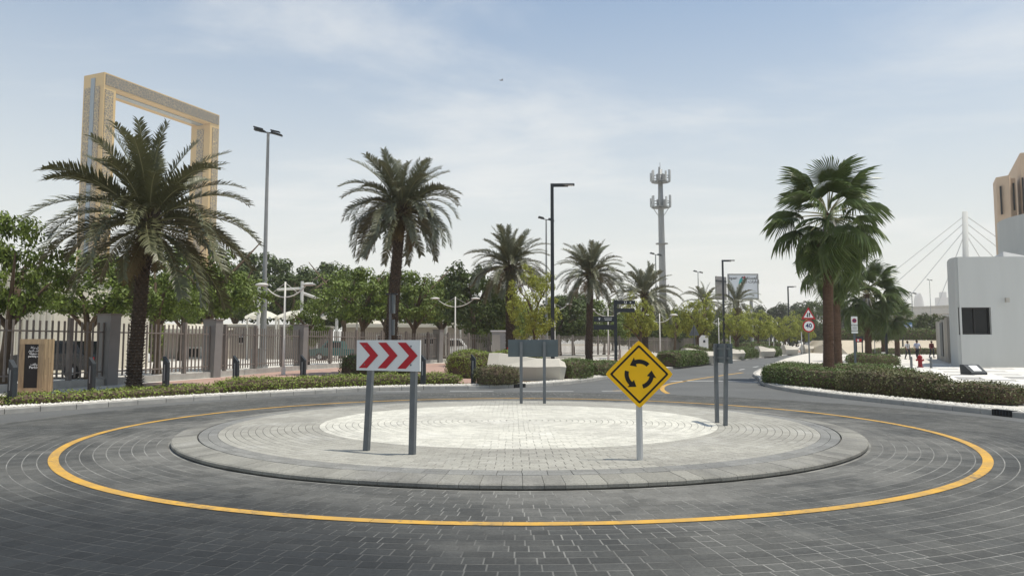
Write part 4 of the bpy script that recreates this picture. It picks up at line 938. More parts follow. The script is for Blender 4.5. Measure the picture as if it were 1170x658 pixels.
def fan_palm(px, Y, pybase, pytop, prad, lab, n=46, r0=.27, r1=.24, bend=(0, 0), seed=1, dry=8):
    X = X_(px, Y); sc_ = prad * Y / F / 2.25; zc = Z_(pytop, Y) - (2.35 if prad > 50 else 1.9) * sc_
    t = thing('fan_palm', lab, 'palm tree', (X, Y, .12), 0, 'fan palms along the pavement')
    b = MB(); N_ = 22; pts = [Vector((bend[0] * (k / N_) ** 1.5, bend[1] * (k / N_) ** 1.5, (zc - .12) * k / N_)) for k in range(N_ + 1)]
    rn = random.Random(seed)
    b.tube(pts, [(r0 + (r1 - r0) * k / N_) * (1.3 if k == 0 else 1.1 if k == 1 else rn.uniform(.95, 1.06)) for k in range(N_ + 1)], 14)
    for k in range(220):
        w = rn.uniform(0, 6.28); f_ = rn.random(); i = min(int(f_ * N_), N_ - 1); c = pts[i].lerp(pts[i + 1], f_ * N_ - i); r = r0 + (r1 - r0) * f_; o = Vector((math.cos(w), math.sin(w), 0)); s = Vector((-o.y, o.x, 0))
        b.add([c + o * r * .96 - s * .05, c + o * r * .96 + s * .05, c + o * (r + .045) + Vector((0, 0, rn.uniform(.08, .2)))], [(0, 1, 2)])
    b.build('trunk', 'fan_trunk', t, smooth=False); top = pts[-1]
    for k in range(n):
        f_ = (k + rn.random()) / n; el = math.radians(84 - 150 * f_ ** .85); w = k * 2.39996 + rn.uniform(-.3, .3); me = FAN[min(3, int(f_ * 3 + rn.random() * 1.3))]
        link('fan_leaf', me, t, top + Vector((math.cos(w) * .1, math.sin(w) * .1, .25 - .75 * f_)), (rn.uniform(-.5, .5), -el, w), sc_ * rn.uniform(.85, 1.12))
    for k in range(dry):
        w = k * 2.39996 + rn.random(); link('dry_fan_leaf', FAND[0], t, top + Vector((math.cos(w) * .2, math.sin(w) * .2, -.8)), (rn.uniform(-.4, .4), rn.uniform(1.0, 1.3), w), sc_ * rn.uniform(.6, .85))
    b = MB()
    for k in range(10):
        w = PI * 1.5 + (k - 5) * .28; b.beam(top + Vector((math.cos(w) * .25, math.sin(w) * .25, -.35)), top + Vector((math.cos(w) * .5, math.sin(w) * .5, -.9 - .3 * (k % 3))), .07, .02)
    b.build('flower_stalk', 'kerb', t)
fan_palm(946, 32.5, 436, 184, 59, 'largest fan palm in the hedge at the road corner', n=38, r0=.22, r1=.2, seed=2, bend=(.2, 0))
fan_palm(957, 46, 420, 262, 40, 'slim fan palm directly behind the largest one', n=34, r0=.24, r1=.2, seed=4)
fan_palm(992, 62, 408, 306, 36, 'fan palm behind the no parking sign', n=40, seed=6)
fan_palm(1010, 78, 402, 338, 26, 'shorter fan palm at the far pavement edge', n=36, seed=8)
fan_palm(1025, 86, 402, 346, 18, 'smallest fan palm at the end of the pavement row', n=34, seed=10)
# hedges
def hedge(lab, path, w, h, m, dens=420, lsz=.065, bulge=.24, nm='hedge', z=GZ):
    """clipped hedge along a path: a twiggy core with small leaves all over it"""
    P = resample(smooth_line(path, 6), .3); b = MB(); ln = len(P); rnd = random.Random(hash(lab) % 999 if False else sum(map(ord, lab)))
    xsec = [(-.5, 0), (-.52, .55), (-.44, .92), (-.2, 1.0), (.2, 1.0), (.44, .92), (.52, .55), (.5, 0)]
    rings = []
    for i, p in enumerate(P):
        a = P[max(i - 1, 0)]; c = P[min(i + 1, ln - 1)]; T = Vector((c[0] - a[0], c[1] - a[1], 0)).normalized(); S = Vector((-T.y, T.x, 0))
        e = min(1, (i + .5) / 2.2, (ln - i - .5) / 2.2); e = max(.25, e)
        hh = h * (.82 + .18 * e) * (1 + bulge * noise.noise(Vector((p[0], p[1], 0)) * .9)); ww = w * (.55 + .45 * e) * (1 + bulge * noise.noise(Vector((p[0], p[1], 9)) * .8))
        rings.append([Vector((p[0], p[1], z)) + S * (u * ww) + Vector((0, 0, v * hh)) for u, v in xsec])
    inner = [[(sum(r, Vector()) / len(r)).lerp(q, .9) if True else q for q in r] for r in rings]
    t = thing(nm, lab, 'hedge')
    if ln > 2:
        for e_, j_ in ((0, 1), (-1, -2)):
            inner[e_] = [q.lerp(w_, .45) for q, w_ in zip(inner[e_], inner[j_])]
    core = MB(); core.loft(inner); core.build('twig_core', 'bark', t)
    def area(a, b2, c): return (b2 - a).cross(c - a).length / 2
    quads = [(rings[i][k], rings[i][k + 1], rings[i + 1][k + 1], rings[i + 1][k]) for i in range(ln - 1) for k in range(len(xsec) - 1)]
    for e_ in (0, -1):
        c = sum(rings[e_], Vector()) / len(xsec)
        for k in range(len(xsec) - 1): quads.append((rings[e_][k], rings[e_][k + 1], c, c))
    for q in quads:
        A = area(q[0], q[1], q[2]) + area(q[0], q[2], q[3]); nf = A * dens; nn = int(nf) + (rnd.random() < nf % 1)
        nr = (q[1] - q[0]).cross(q[2] - q[0])
        if nr.length < 1e-9: continue
        nr.normalize(); mid = sum(q, Vector()) / 4
        for _ in range(nn):
            u, v = rnd.random(), rnd.random(); p = q[0].lerp(q[1], u).lerp(q[3].lerp(q[2], u), v); out = nr * (.6 if True else 1)
            dsp = rnd.gauss(0, .036) - (.12 * rnd.random() if rnd.random() < .06 else 0)
            leaf(b, p + nr * dsp * -1, -nr + rv(rnd) * 1.1 + Vector((0, 0, .4)), rv(rnd), lsz * rnd.uniform(.7, 1.5), lsz * rnd.uniform(.5, .8))
    b.build('foliage', m, t)
    return t
gp = lambda px, py: tuple(G(px, py, GZ)[:2])
def along(pl, o, y0, y1):
    P = offset(resample(pl, .4), o); return [p for p in P if y0 <= p[1] <= y1][::3]
# right island
hedge('taller olive shrubs in the middle of the right kerb planting', [(10.9, 24.2), (11.15, 22.6), (11.6, 21.0), (12.0, 20.4)], 1.25, .64, 'hedge_olive', 760, .058)
hedge('low olive clipped hedge at the right end of the kerb planting', [(11.7, 20.9), (12.0, 19.9), (12.45, 18.9), (12.75, 18.2)], 1.05, .46, 'hedge_olive', 820, .055)
hedge('dark green hedge wrapping the road corner below the largest fan palm', [(10.95, 30.6), (10.45, 28.6), (10.5, 26.4), (11.2, 25.0), (12.6, 24.9), (13.5, 25.3)], 1.3, .63, 'hedge_leaf', 700, .055)
hedge('low green hedge behind the largest fan palm', [(12.9, 36.5), (14.0, 35.2), (16.2, 34.6), (17.3, 35.5)], 1.8, .55, 'hedge_leaf', 500, .065)
hedge('clipped hedge beside the far pavement and fan palms', [(22.9, 51), (24.6, 50.5), (26.2, 51)], 2.0, .75, 'hedge_leaf', 260, .09)
hedge('far long clipped hedge behind the walking people', [(48.5, 113), (54, 113), (60, 113), (66, 113)], 2.2, 1.75, 'hedge_leaf', 70, .2, z=2.05)
hedge('low dark hedge at the foot of the sandy bank', [(49, 101), (56, 101), (60.5, 101)], 1.4, .8, 'hedge_leaf', 90, .16)
b = MB(); bk = [(46.5, 103, .1), (72, 103, .1), (72, 111, 2.08), (48, 111, 2.08), (50, 124, 2.08), (74, 124, 2.08)]; b.add(bk, [(0, 1, 2, 3), (3, 2, 5, 4)]); b.add([(46.5, 103, .1), (48, 111, 2.08), (50, 124, 2.08), (48, 124, .1)], [(3, 2, 1, 0)]); b.build('sand_bank', 'sand_ground', kind='structure')
hedge('far dark hedge across the end of the road', [(22, 128), (34, 126), (45, 124)], 2.5, 1.7, 'hedge_leaf', 60, .2)
# left verge
hedge('low leafy hedge strip along the left kerb under the chevron sign', along(left_kerb, 1.15, 23.0, 28.15), 1.1, .36, 'hedge_lime', 620, .06)
hedge('thin ground hedge along the left kerb before the tall palm', along(left_kerb, 1.0, 18.0, 23.9), .85, .24, 'hedge_lime', 520, .06)
hedge('small low shrub strip at the wooden board foot', along(left_kerb, 1.0, 14.5, 18.2), .8, .3, 'hedge_lime', 520, .06)
hedge('dark rounded hedge mound behind the chevron sign', [gp(395, 428), gp(430, 427), gp(482, 426)], 2.0, .95, 'hedge_leaf', 420, .07)
hedge('bright topped hedge mound left of the pale planter', [(-2.5, 33.0), (-1.2, 33.9), (0.4, 34.3), (1.6, 34.4)], 2.2, 1.15, 'hedge_lime', 420, .07)
hedge('reddish olive hedge in front of the pale planter', [gp(543, 439.5), gp(565, 439), gp(592, 437.5)], 1.0, .68, 'hedge_olive', 640, .055)
hedge('clipped hedge right of the pale planter', [gp(642, 433.5), gp(658, 431.5), gp(668, 430)], 1.2, .75, 'hedge_leaf', 560, .06)
hedge('low clipped hedge beneath the direction signpost', [gp(672, 429.5), gp(690, 427.5), gp(704, 426)], 1.3, .62, 'hedge_leaf', 500, .065)
hedge('clipped hedge right of the yellow diamond sign', [gp(762, 419), gp(784, 416.5), gp(806, 414)], 1.6, .95, 'hedge_leaf', 320, .085)
hedge('clipped hedge between the second and third pale planters', [gp(834, 410.5), gp(846, 409.3), gp(857, 408.2)], 1.8, .95, 'hedge_leaf', 220, .1)
hedge('clipped hedge beyond the third pale planter', [gp(864, 407.5), gp(875, 406.8), gp(884, 406)], 2.0, 1.0, 'hedge_leaf', 150, .13)
hedge('bright lime hedge behind the green hoarding', [(-38, 61), (-33, 61), (-28.5, 61)], 1.5, 4.1, 'hedge_lime', 120, .16)
# ------------------------------------------------------------------ pale faceted planters
def planter(lab, c, L, hgt, rz, top=None):
    t = thing('planter', lab, 'planter', (*c, GZ - .01), rz, 'pale faceted planters along the road')
    # stations along x: (x, base half width, belly half width, belly height, top half width, top height)
    st = [(-.5, .28, .44, .50, .20, 1.0), (-.36, .34, .52, .52, .26, 1.0), (.12, .40, .62, .50, .36, .80), (.42, .34, .56, .52, .36, .78), (.5, .2, .34, .50, .22, .66)]
    rings = []
    for x, bw, mw, mh, tw, th_ in st:
        xx = x * L; rings.append([Vector((xx * (.93 if abs(x) > .45 else 1), -bw, 0)), Vector((xx, -mw, mh * hgt)), Vector((xx * .96, -tw, th_ * hgt)), Vector((xx * .96, tw, th_ * hgt)), Vector((xx, mw, mh * hgt)), Vector((xx * (.93 if abs(x) > .45 else 1), bw, 0))])
    MB().loft(rings).build('shell', 'white_concrete', t)
    return t
planter('large pale faceted planter behind the blank sign backs', (.62, 30.9), 3.25, 1.12, -.06)
planter('pale faceted planter half hidden by the yellow diamond sign', (8.8, 49.5), 3.4, 1.1, .1)
planter('pale planter with shrubs beside the triangle sign back', (14.2, 56.5), 3.6, 1.15, .6)
planter('pale planter right of the right dark lamp', (20.6, 70), 4.2, 1.15, .8)
planter('smaller pale planter with shrubs farther up the road', (28.5, 84), 5.0, 1.2, .9)
planter('pale planter before the far yellow green trees', (38.0, 102), 6.5, 1.3, .95)
planter('farthest pale planter near the speed signs', (47, 118), 7.5, 1.3, .95)
hedge('shrub mat growing over the planter beside the triangle sign', [(13.0, 57.8), (14.2, 58.0), (15.4, 58.6)], 1.4, 1.25, 'hedge_leaf', 160, .11, nm='shrub')
hedge('shrub mat growing over the planter right of the right dark lamp', [(19.6, 71.2), (20.8, 72), (21.8, 73)], 1.6, 1.2, 'hedge_leaf', 120, .13, nm='shrub')
hedge('shrub mat growing over the farther small planter', [(27.5, 86), (29, 87.6), (30, 88.6)], 1.8, 1.3, 'hedge_leaf', 90, .15, nm='shrub')
# ------------------------------------------------------------------ signs on the roundabout
def post(mb, x, y, z0, z1, r=.04, n=10, top=(0, 0)): return mb.tube([(x, y, z0), (x + top[0], y + top[1], z1)], r, n)
iz = lambda p: IZ + dome(math.hypot(p[0] - C0[0], p[1] - C0[1])) - .01
def flat(poly, y, th=.003):
    b = MB(); n = len(poly); b.add([(x, y, z) for x, z in poly] + [(x, y - th, z) for x, z in poly], [tuple(range(n - 1, -1, -1)) if False else tuple(range(n)), tuple(range(2 * n - 1, n - 1, -1))] + [((i + 1) % n, i, n + i, n + (i + 1) % n) for i in range(n)]); return b
def chevron_sign():
    L_, R2 = G(416, 516, IZ), G(469, 520.5, IZ)
    u = Vector((R2.x - L_.x, R2.y - L_.y, 0)); rz = math.atan2(u.y, u.x) ; mid = (L_ + R2) / 2; w2 = u.length / 2
    # board plane turned to its own heading; posts lean a little
    t = thing('chevron_sign', 'white board with three red chevrons on two grey posts', 'road sign', (mid.x, mid.y, 0), rz)
    z0, z1 = Z_(423.5, mid.y), Z_(388.5, mid.y); hw = (X_(483, mid.y) - X_(404, mid.y)) / 2 / math.cos(rz); zc = (z0 + z1) / 2
    px = w2
    for s in (-1, 1):
        lean = .05 if s < 0 else .015
        MB().box((0, 0, 0), (.085, .06, z1 - .1 - .12)).build('post', 'galv', t, loc=(s * px + lean * 1.0, .035, (z1 - .1 + .12) / 2)).rotation_euler = (0, lean, 0)
    bd = MB().box((.0, 0, zc), (2 * hw, .025, z1 - z0)).build('board', 'sign_white', t)
    h = (z1 - z0)
    for k in range(3):
        x = -hw + .085 * hw + k * hw * .615; wd = hw * .26; tip = hw * .36
        a, c = zc + h * .42, zc - h * .42
        flat([(x, c), (x + wd, c), (x + wd + tip, zc), (x + wd, a), (x, a), (x + tip, zc)], -.0155).build('chevron', 'sign_red', bd)
    for s in (-1, 1):
        for z in (zc + h * .3, zc - h * .3): MB().tube([(s * px, -.012, z), (s * px, -.019, z)], .012, 8).build('bolt', 'galv', bd)
chevron_sign()
def rotated(pts, a): return [(x * math.cos(a) - z * math.sin(a), x * math.sin(a) + z * math.cos(a)) for x, z in pts]
def roundabout_sign():
    p = G(731.5, 526.5, IZ); Y = p.y; t = thing('roundabout_sign', 'yellow diamond sign with three circling black arrows', 'road sign', (p.x, p.y, 0), -.02)
    zc = Z_(427.5, Y - .05); hd = 38.6 * Y / F                                # half diagonal
    MB().tube([(0, .035, iz(p)), (0, .035, zc + hd * .6)], .042, 14).build('post', 'steel_pale', t, smooth=False)
    def dia(r, k=.05):
        o = []
        for a in range(4):
            w = PI / 2 * a; c, s = math.cos(w), math.sin(w); nx, nz = -s, c
            o += [(c * (r - k) - nx * k, s * (r - k) - nz * k), (c * (r - .3 * k), s * (r - .3 * k)), (c * (r - k) + nx * k, s * (r - k) + nz * k)]
        return [(x, zc + z) for x, z in o]
    pl = flat(dia(hd, .035), .008, .016).build('plate', 'sign_yellow', t)
    # black border as a thin frame
    b = MB(); o, i_ = dia(hd * .865, .018), dia(hd * .785, .012); n = len(o); y = -.0105
    b.add([(x, y, z) for x, z in o] + [(x, y, z) for x, z in i_], [(i, (i + 1) % n, n + (i + 1) % n, n + i) for i in range(n)]); b.build('border', 'black', pl)
    r = hd * .37; th = hd * .062
    for k in range(3):
        a0 = math.radians(45 + 120 * k); b = MB(); n = 10; sweep = math.radians(62); vs = []
        for q in range(n + 1):
            a = a0 + sweep * q / n; vs += [((r - th) * math.cos(a), y, zc + (r - th) * math.sin(a)), ((r + th) * math.cos(a), y, zc + (r + th) * math.sin(a))]
        fs = [(2 * q, 2 * q + 1, 2 * q + 3, 2 * q + 2) for q in range(n)]
        a = a0 + sweep; m = len(vs)
        vs += [((r - th * 2.3) * math.cos(a), y, zc + (r - th * 2.3) * math.sin(a)), ((r + th * 2.3) * math.cos(a), y, zc + (r + th * 2.3) * math.sin(a)), (r * 1.02 * math.cos(a + .52), y, zc + r * 1.02 * math.sin(a + .52))]
        fs.append((m, m + 1, m + 2)); b.add(vs, fs); b.build('arrow', 'black', pl)
    for s in (-1, 1): MB().box((0, .03, zc + s * hd * .4), (.16, .05, .035)).build('bracket', 'galv', t)
roundabout_sign()
def blank_back():
    a, c = G(595.5, 461.5, IZ), G(622, 461.5, IZ); Y = a.y; t = thing('sign_board', 'blank slate backed sign board on two slim posts facing away', 'road sign', ((a.x + c.x) / 2, Y, 0), .0)
    w2 = (c.x - a.x) / 2; z0, z1 = Z_(407.5, Y), Z_(388, Y); hw = (X_(637.5, Y) - X_(580.5, Y)) / 2; ox = (X_(609, Y) - (a.x + c.x) / 2)
    for s in (-1, 1): MB().box((s * w2, -.04, (z1 - .05 + .12) / 2), (.075, .05, z1 - .05 - .12)).build('post', 'galv', t)
    bd = MB().box((ox, 0, (z0 + z1) / 2), (2 * hw, .02, z1 - z0)).build('board', 'sign_back', t)
    for f_ in (.27, .75): MB().box((ox, -.018, z0 + (z1 - z0) * f_), (2 * hw * .98, .014, .035)).build('rail', 'sign_back', bd)
    for k in range(3):                                      # its red and white face looks down the far road
        x = hw * (.55 - .62 * k); h = z1 - z0; zc = (z0 + z1) / 2
        b = MB(); P = [(x, zc - h * .42), (x - hw * .26, zc - h * .42), (x - hw * .62, zc), (x - hw * .26, zc + h * .42), (x, zc + h * .42), (x - hw * .36, zc)]
        b.add([(q + ox + hw * .25, .0125, z) for q, z in P], [tuple(range(6))]); b.build('chevron', 'sign_red', bd)
blank_back()
def edge_sign():
    a, c = G(833, 487.5, IZ), G(822, 484, IZ); u = Vector((c.x - a.x, c.y - a.y, 0)); rz = math.atan2(u.y, u.x); mid = (a + c) / 2
    t = thing('sign_board', 'narrow grey sign board seen edge on with two posts', 'road sign', (mid.x, mid.y, 0), rz + .0); w2 = u.length / 2
    Y = mid.y; z0, z1 = Z_(414.5, Y), Z_(392.5, Y)
    for s, dx in ((-1, 0), (1, 0)):
        o = MB().box((0, 0, 0), (.08, .06, z1 + .0 - .12)).build('post', 'galv', t, loc=(s * w2, .045, (z1 + .12) / 2)); o.rotation_euler = (.03 if s < 0 else .0, .0, 0)
    bd = MB().box((0, -.0, (z0 + z1) / 2), (.98, .025, z1 - z0)).build('board', 'sign_back', t)
    for f_ in (.27, .75): MB().box((0, .022, z0 + (z1 - z0) * f_), (.95, .018, .04)).build('rail', 'galv', bd)
edge_sign()
# ------------------------------------------------------------------ roadside signs
def prism_plate(name, poly, y, th, m, parent): return flat(poly, y, th).build(name, m, parent)
def speed_signs():
    Y = 42; x = X_(924.5, Y); t = thing('speed_sign', 'red triangle two way traffic sign above round 40 speed sign', 'road sign', (x, Y, GZ))
    zs = lambda py: Z_(py, Y) - GZ; s = Y / F
    MB().tube([(0, .03, 0), (0, .03, zs(352))], .04, 10).build('post', 'galv', t)
    cz = zs(372.5); r = 7.0 * s
    circ = lambda r, z: [(r * math.cos(2 * PI * i / 28), z + r * math.sin(2 * PI * i / 28)) for i in range(28)]
    d = prism_plate('speed_disc', circ(r, cz), .0, .02, 'sign_red', t); prism_plate('disc_face', circ(r * .79, cz), -.021, .003, 'sign_white', d)
    glyphs('number_40', '40', r * 1.05, 'navy', d, (0, -.026, cz + .01), bold=.008)
    w = 8.0 * s; zb, zt = zs(364.6), zs(351); zm = (zb + zt) / 2
    tri = lambda k: [(-w * k, zb + (zt - zb) * (1 - k) * .42), (w * k, zb + (zt - zb) * (1 - k) * .42), (0, zt - (zt - zb) * (1 - k) * .72)]
    q = prism_plate('warning_triangle', tri(1), .0, .02, 'sign_red', t); prism_plate('triangle_face', tri(.70), -.021, .003, 'sign_white', q)
    for sx, up in ((-1, -1), (1, 1)):
        x0 = sx * w * .14; b = MB(); hz = (zt - zb) * .17; zz = zb + (zt - zb) * .36
        pl = [(x0 - .025, zz - up * hz), (x0 + .025, zz - up * hz), (x0 + .025, zz + up * hz * .3), (x0 + .07, zz + up * hz * .3), (x0, zz + up * hz * 1.25), (x0 - .07, zz + up * hz * .3), (x0 - .025, zz + up * hz * .3)]
        b.add([(a, -.0265, c) for a, c in pl], [tuple(range(7))]); b.build('arrow', 'black', q)
speed_signs()
def no_parking():
    Y = 36.5; x = X_(977, Y); t = thing('parking_sign', 'small white sign with red ring and wording on slate post in hedge', 'road sign', (x, Y, GZ)); zs = lambda py: Z_(py, Y) - GZ; s = Y / F
    MB().box((0, .04, zs(361) / 2), (.09, .07, zs(361))).build('post', 'sign_back', t)
    w = 3.6 * s; z0, z1 = zs(377.5), zs(361.5)
    p = MB().box((0, 0, (z0 + z1) / 2), (2 * w, .012, z1 - z0)).build('plate', 'sign_white', t); cz = zs(366.2); r = 2.5 * s
    circ = lambda r: [(r * math.cos(2 * PI * i / 24), cz + r * math.sin(2 * PI * i / 24)) for i in range(24)]
    prism_plate('red_ring', circ(r), -.008, .003, 'sign_red', p); prism_plate('ring_face', circ(r * .72), -.012, .003, 'navy', p)
    b = MB(); b.beam((-r * .6, -.0165, cz + r * .6), (r * .6, -.0165, cz - r * .6), .003, r * .22, (1, 0, 1)); b.build('slash', 'sign_red', p)
    glyphs('lettering', 'NO PARKING', .058, 'black', p, (0, -.009, zs(371.6)), bold=.002)
    for k in range(2): MB().box((0, -.008, zs(374 + k * 1.5)), (1.4 * w, .003, .022)).build('text_line', 'black', p)
    MB().box((0, 0, zs(379.5)), (2 * w, .012, 2.4 * s)).build('lower_plate', 'sign_white', t)
no_parking()
def far_signs():
    Y = 100; x = X_(999.5, Y); t = thing('give_way_sign', 'small red give way triangle beyond the fan palms', 'road sign', (x, Y, GZ)); zs = lambda py: Z_(py, Y) - GZ; s = Y / F
    MB().tube([(0, .04, 0), (0, .04, zs(377))], .05, 8).build('post', 'galv', t)
    q = prism_plate('triangle', [(-3.6 * s, zs(377.5)), (0, zs(384)), (3.6 * s, zs(377.5))], 0, .02, 'sign_red', t); prism_plate('triangle_face', [(-1.9 * s, zs(378.6)), (0, zs(382)), (1.9 * s, zs(378.6))], -.021, .003, 'sign_white', q)
    Y = 90; x = X_(982, Y); t = thing('notice_board', 'small dark board with red and white notice behind the parking sign', 'notice board', (x, Y, GZ)); zs = lambda py: Z_(py, Y) - GZ; s = Y / F
    for k in (-1, 1): MB().box((k * 3.3 * s, .05, zs(385) / 2), (.12, .08, zs(385))).build('post', 'charcoal', t)
    b = MB().box((0, 0, (zs(391) + zs(384.5)) / 2), (8.5 * s, .06, zs(384.5) - zs(391))).build('board', 'charcoal', t)
    MB().box((-.1, -.035, zs(388.6)), (6.4 * s, .01, 3.2 * s)).build('notice', 'sign_red', b); MB().box((-1.6 * s, -.043, zs(388.6)), (2.2 * s, .006, 2.2 * s)).build('notice_patch', 'sign_white', b)
    Y = 62; x = X_(793.3, Y); t = thing('triangle_sign', 'grey back of a triangular road sign on slim post', 'road sign', (x, Y, GZ)); zs = lambda py: Z_(py, Y) - GZ; s = Y / F
    MB().tube([(0, -.03, 0), (0, -.03, zs(372))], .04, 8).build('post', 'galv', t); q = prism_plate('triangle', [(-6 * s, zs(383.3)), (6 * s, zs(383.3)), (0, zs(370.5))], 0.02, .02, 'galv', t)
    MB().box((0, -.008, zs(380)), (7 * s, .02, .05)).build('rail', 'sign_back', q)
    Y = 250; t = thing('blue_sign', 'blue road sign hung under the far flyover', 'road sign', (X_(1038, Y), Y, 0)); s = Y / F; zs = lambda py: Z_(py, Y)
    for k in (-1, 1): MB().box((k * 6 * s, .3, zs(368) / 2), (.4, .4, zs(368))).build('post', 'galv', t)
    b = MB().box((0, 0, (zs(373.5) + zs(367)) / 2), (13 * s, .3, zs(367) - zs(373.5))).build('board', 'sign_blue', t); MB().box((0, -.17, zs(371.8)), (11 * s, .04, .9 * s)).build('text_line', 'sign_white', b)
    # small sign plate seen edge on, in front of the second date palm
    Y = 33.0; t = thing('street_sign', 'slim grey street sign seen edge on before the second date palm', 'road sign', (X_(445.5, Y), Y, GZ)); zs = lambda py: Z_(py, Y) - GZ
    MB().tube([(0, 0, 0), (0, 0, zs(336))], .06, 10).build('post', 'galv', t); MB().box((.13, .06, (zs(358) + zs(337)) / 2), (.09, .5, zs(337) - zs(358))).build('plate', 'sign_back', t); MB().box((0.05, .0, zs(336)), (.5, .3, .06)).build('solar_panel', 'charcoal', t)
    MB().box((.12, .1, zs(374)), (.1, .3, .7)).build('lower_plate', 'sign_back', t)
far_signs()
def signpost():
    Y = 40; x = X_(703.5, Y); t = thing('direction_signpost', 'black direction post with four finger boards in white lettering', 'signpost', (x, Y, GZ)); zs = lambda py: Z_(py, Y) - GZ; s = Y / F
    MB().box((0, 0, zs(342.5) / 2), (3.4 * s, .12, zs(342.5))).build('post', 'charcoal', t)
    for (x0, x1, ya, yb, txt, sz) in ((1.5, 22.5, 347.6, 343.4, '⊔  +', .2), (1.5, 22.0, 356.8, 352.4, '', 0), (-25, -1.5, 367.5, 361.5, '↑ ﻒﻗﺍﻮﻣ', .12), (-25, -1.5, 376.5, 371, '', 0)):
        b = MB().box(((x0 + x1) / 2 * s, -.02, (zs(ya) + zs(yb)) / 2), (abs(x1 - x0) * s, .05, zs(yb) - zs(ya))).build('finger_board', 'charcoal', t)
        if txt:
            zc = (zs(ya) + zs(yb)) / 2
            if x0 > 0:
                fx, fz = 11.5 * s, zc                                     # a cup shaped pictogram and a cross
                p = MB(); p.box((fx - .05, -.047, fz), (.025, .004, .13)); p.box((fx + .05, -.047, fz), (.025, .004, .13)); p.box((fx, -.047, fz - .055), (.08, .004, .025)); p.build('pictogram', 'sign_white', b)
                p = MB(); p.box((17.2 * s, -.047, fz), (.10, .004, .022)); p.box((17.2 * s, -.0475, fz), (.022, .004, .10)); p.build('plus_mark', 'sign_white', b)
            else:
                p = MB(); p.box((-18.5 * s, -.047, zc), (.05, .004, .12)); p.box((-18.5 * s, -.0475, zc + .03), (.12, .004, .03)); p.build('arrow', 'sign_white', b)
                for k in (0, 1): MB().box((-8.5 * s, -.047, zc + .035 - .08 * k), ((9 - 1.2 * k) * s, .004, .03)).build('text_line', 'sign_white', b)
signpost()
def wooden_board():
    p = G(40, 455, GZ); t = thing('wooden_board', 'wooden slatted board with black panel and white lettering by the kerb', 'information board', (p.x, p.y, GZ), .16)
    s = p.y / F; h0, h1 = .16, 67 * s; w = 25 * s; d = .62
    for sx in (-1, 1):
        for sy in (0, 1): MB().box((sx * (w / 2 - .06), -d / 2 * (1 - 2 * sy) * .8, .09), (.1, .1, .18)).build('foot', 'black', t)
    fy = -d / 2
    for a in ((0, h1 - .07, w, .14), (0, h0 + .07, w, .14)): b = MB(); b.tv = R_.random(); b.box((a[0], fy, a[1]), (a[2], .05, a[3])); b.build('frame_rail', 'wood', t)
    for sx in (-1, 1): b = MB(); b.tv = R_.random(); b.box((sx * (w / 2 - .065), fy, (h0 + h1) / 2), (.13, .05, h1 - h0 - .282)); b.build('frame_rail', 'wood', t)
    pn = MB().box((0, fy + .012, (h0 + h1) / 2), (w - .262, .03, h1 - h0 - .282)).build('panel', 'black', t)
    MB().box((0, .02, (h0 + h1) / 2), (w - .08, d - .12, h1 - h0 - .06)).build('core', 'wood', t)
    ty = fy - .0045
    for txt, z, sz in (('ﺔﻛﺮﺑ ﻞﻇ', .84, .075), ('ﺭﺍﻭﺰﻟﺍ ﻒﻗﺍﻮﻣ', .78, .07), ('Visitor car', .725, .07), ('parking area', .68, .07), ('ﻒﻗﺍﻮﻣ', .53, .075), ('Parking', .475, .095)):
        glyphs('lettering', txt, sz, 'sign_white', pn, (.09, ty, h0 + (h1 - h0) * z), align='CENTER', bold=.002)
    n = 8
    for side in (-1, 1):
        for i in range(n):
            cut = R_.uniform(.25, .75)
            for z0, z1 in ((h0, h0 + (h1 - h0) * cut - .004), (h0 + (h1 - h0) * cut + .004, h1)):
                b = MB(); b.tv = R_.random(); yy = fy + .03 + (d - .03) * (i + .5) / n
                b.box((side * (w / 2 - .012 + R_.uniform(0, .012)), yy, (z0 + z1) / 2), (.03, (d - .03) / n - .008, z1 - z0)); b.build('slat', 'wood', t)
wooden_board()
# ------------------------------------------------------------------ bollards, lamps, mast, billboard
def bollards():
    def proto():
        t = thing('bollard', 'x', 'bollard', group='dark wedge topped bollards along the left kerb')
        b = MB(); b.add([(-.085, -.06, 0), (.085, -.06, 0), (.085, .06, 0), (-.085, .06, 0), (-.085, -.06, 1.12), (.085, -.06, .93), (.085, .06, .93), (-.085, .06, 1.12)], [(3, 2, 1, 0), (4, 5, 6, 7), (0, 1, 5, 4), (1, 2, 6, 5), (2, 3, 7, 6), (3, 0, 4, 7)])
        b.build('shaft', 'charcoal', t); MB().box((0, 0, .01), (.24, .2, .02)).build('base_plate', 'charcoal', t); MB().box((-.01, -.063, .62), (.035, .008, .5)).build('light_slot', 'pole_grey', t); return t
    P0 = proto(); spots = [(13, 463, 'leftmost dark wedge topped bollard beside the wooden board'), (104, 452, 'dark bollard left of the tall date palm trunk'), (189, 448.5, 'dark bollard right of the tall date palm trunk'), (269, 445, 'dark bollard left of the tall street lamp base'), (346, 441.5, 'dark bollard in the hedge left of the chevron sign'), (483.5, 440, 'dark bollard just right of the chevron board'), (541, 438.5, 'dark bollard before the reddish hedge and bright mound')]
    for i, (px, py, lab) in enumerate(spots):
        o = P0 if i == 0 else copy_tree(P0); p = G(px, py, GZ); o.location = (p.x, p.y, GZ - .005); o.rotation_euler = (0, 0, -.35 + .03 * i); o['label'] = lab
bollards()
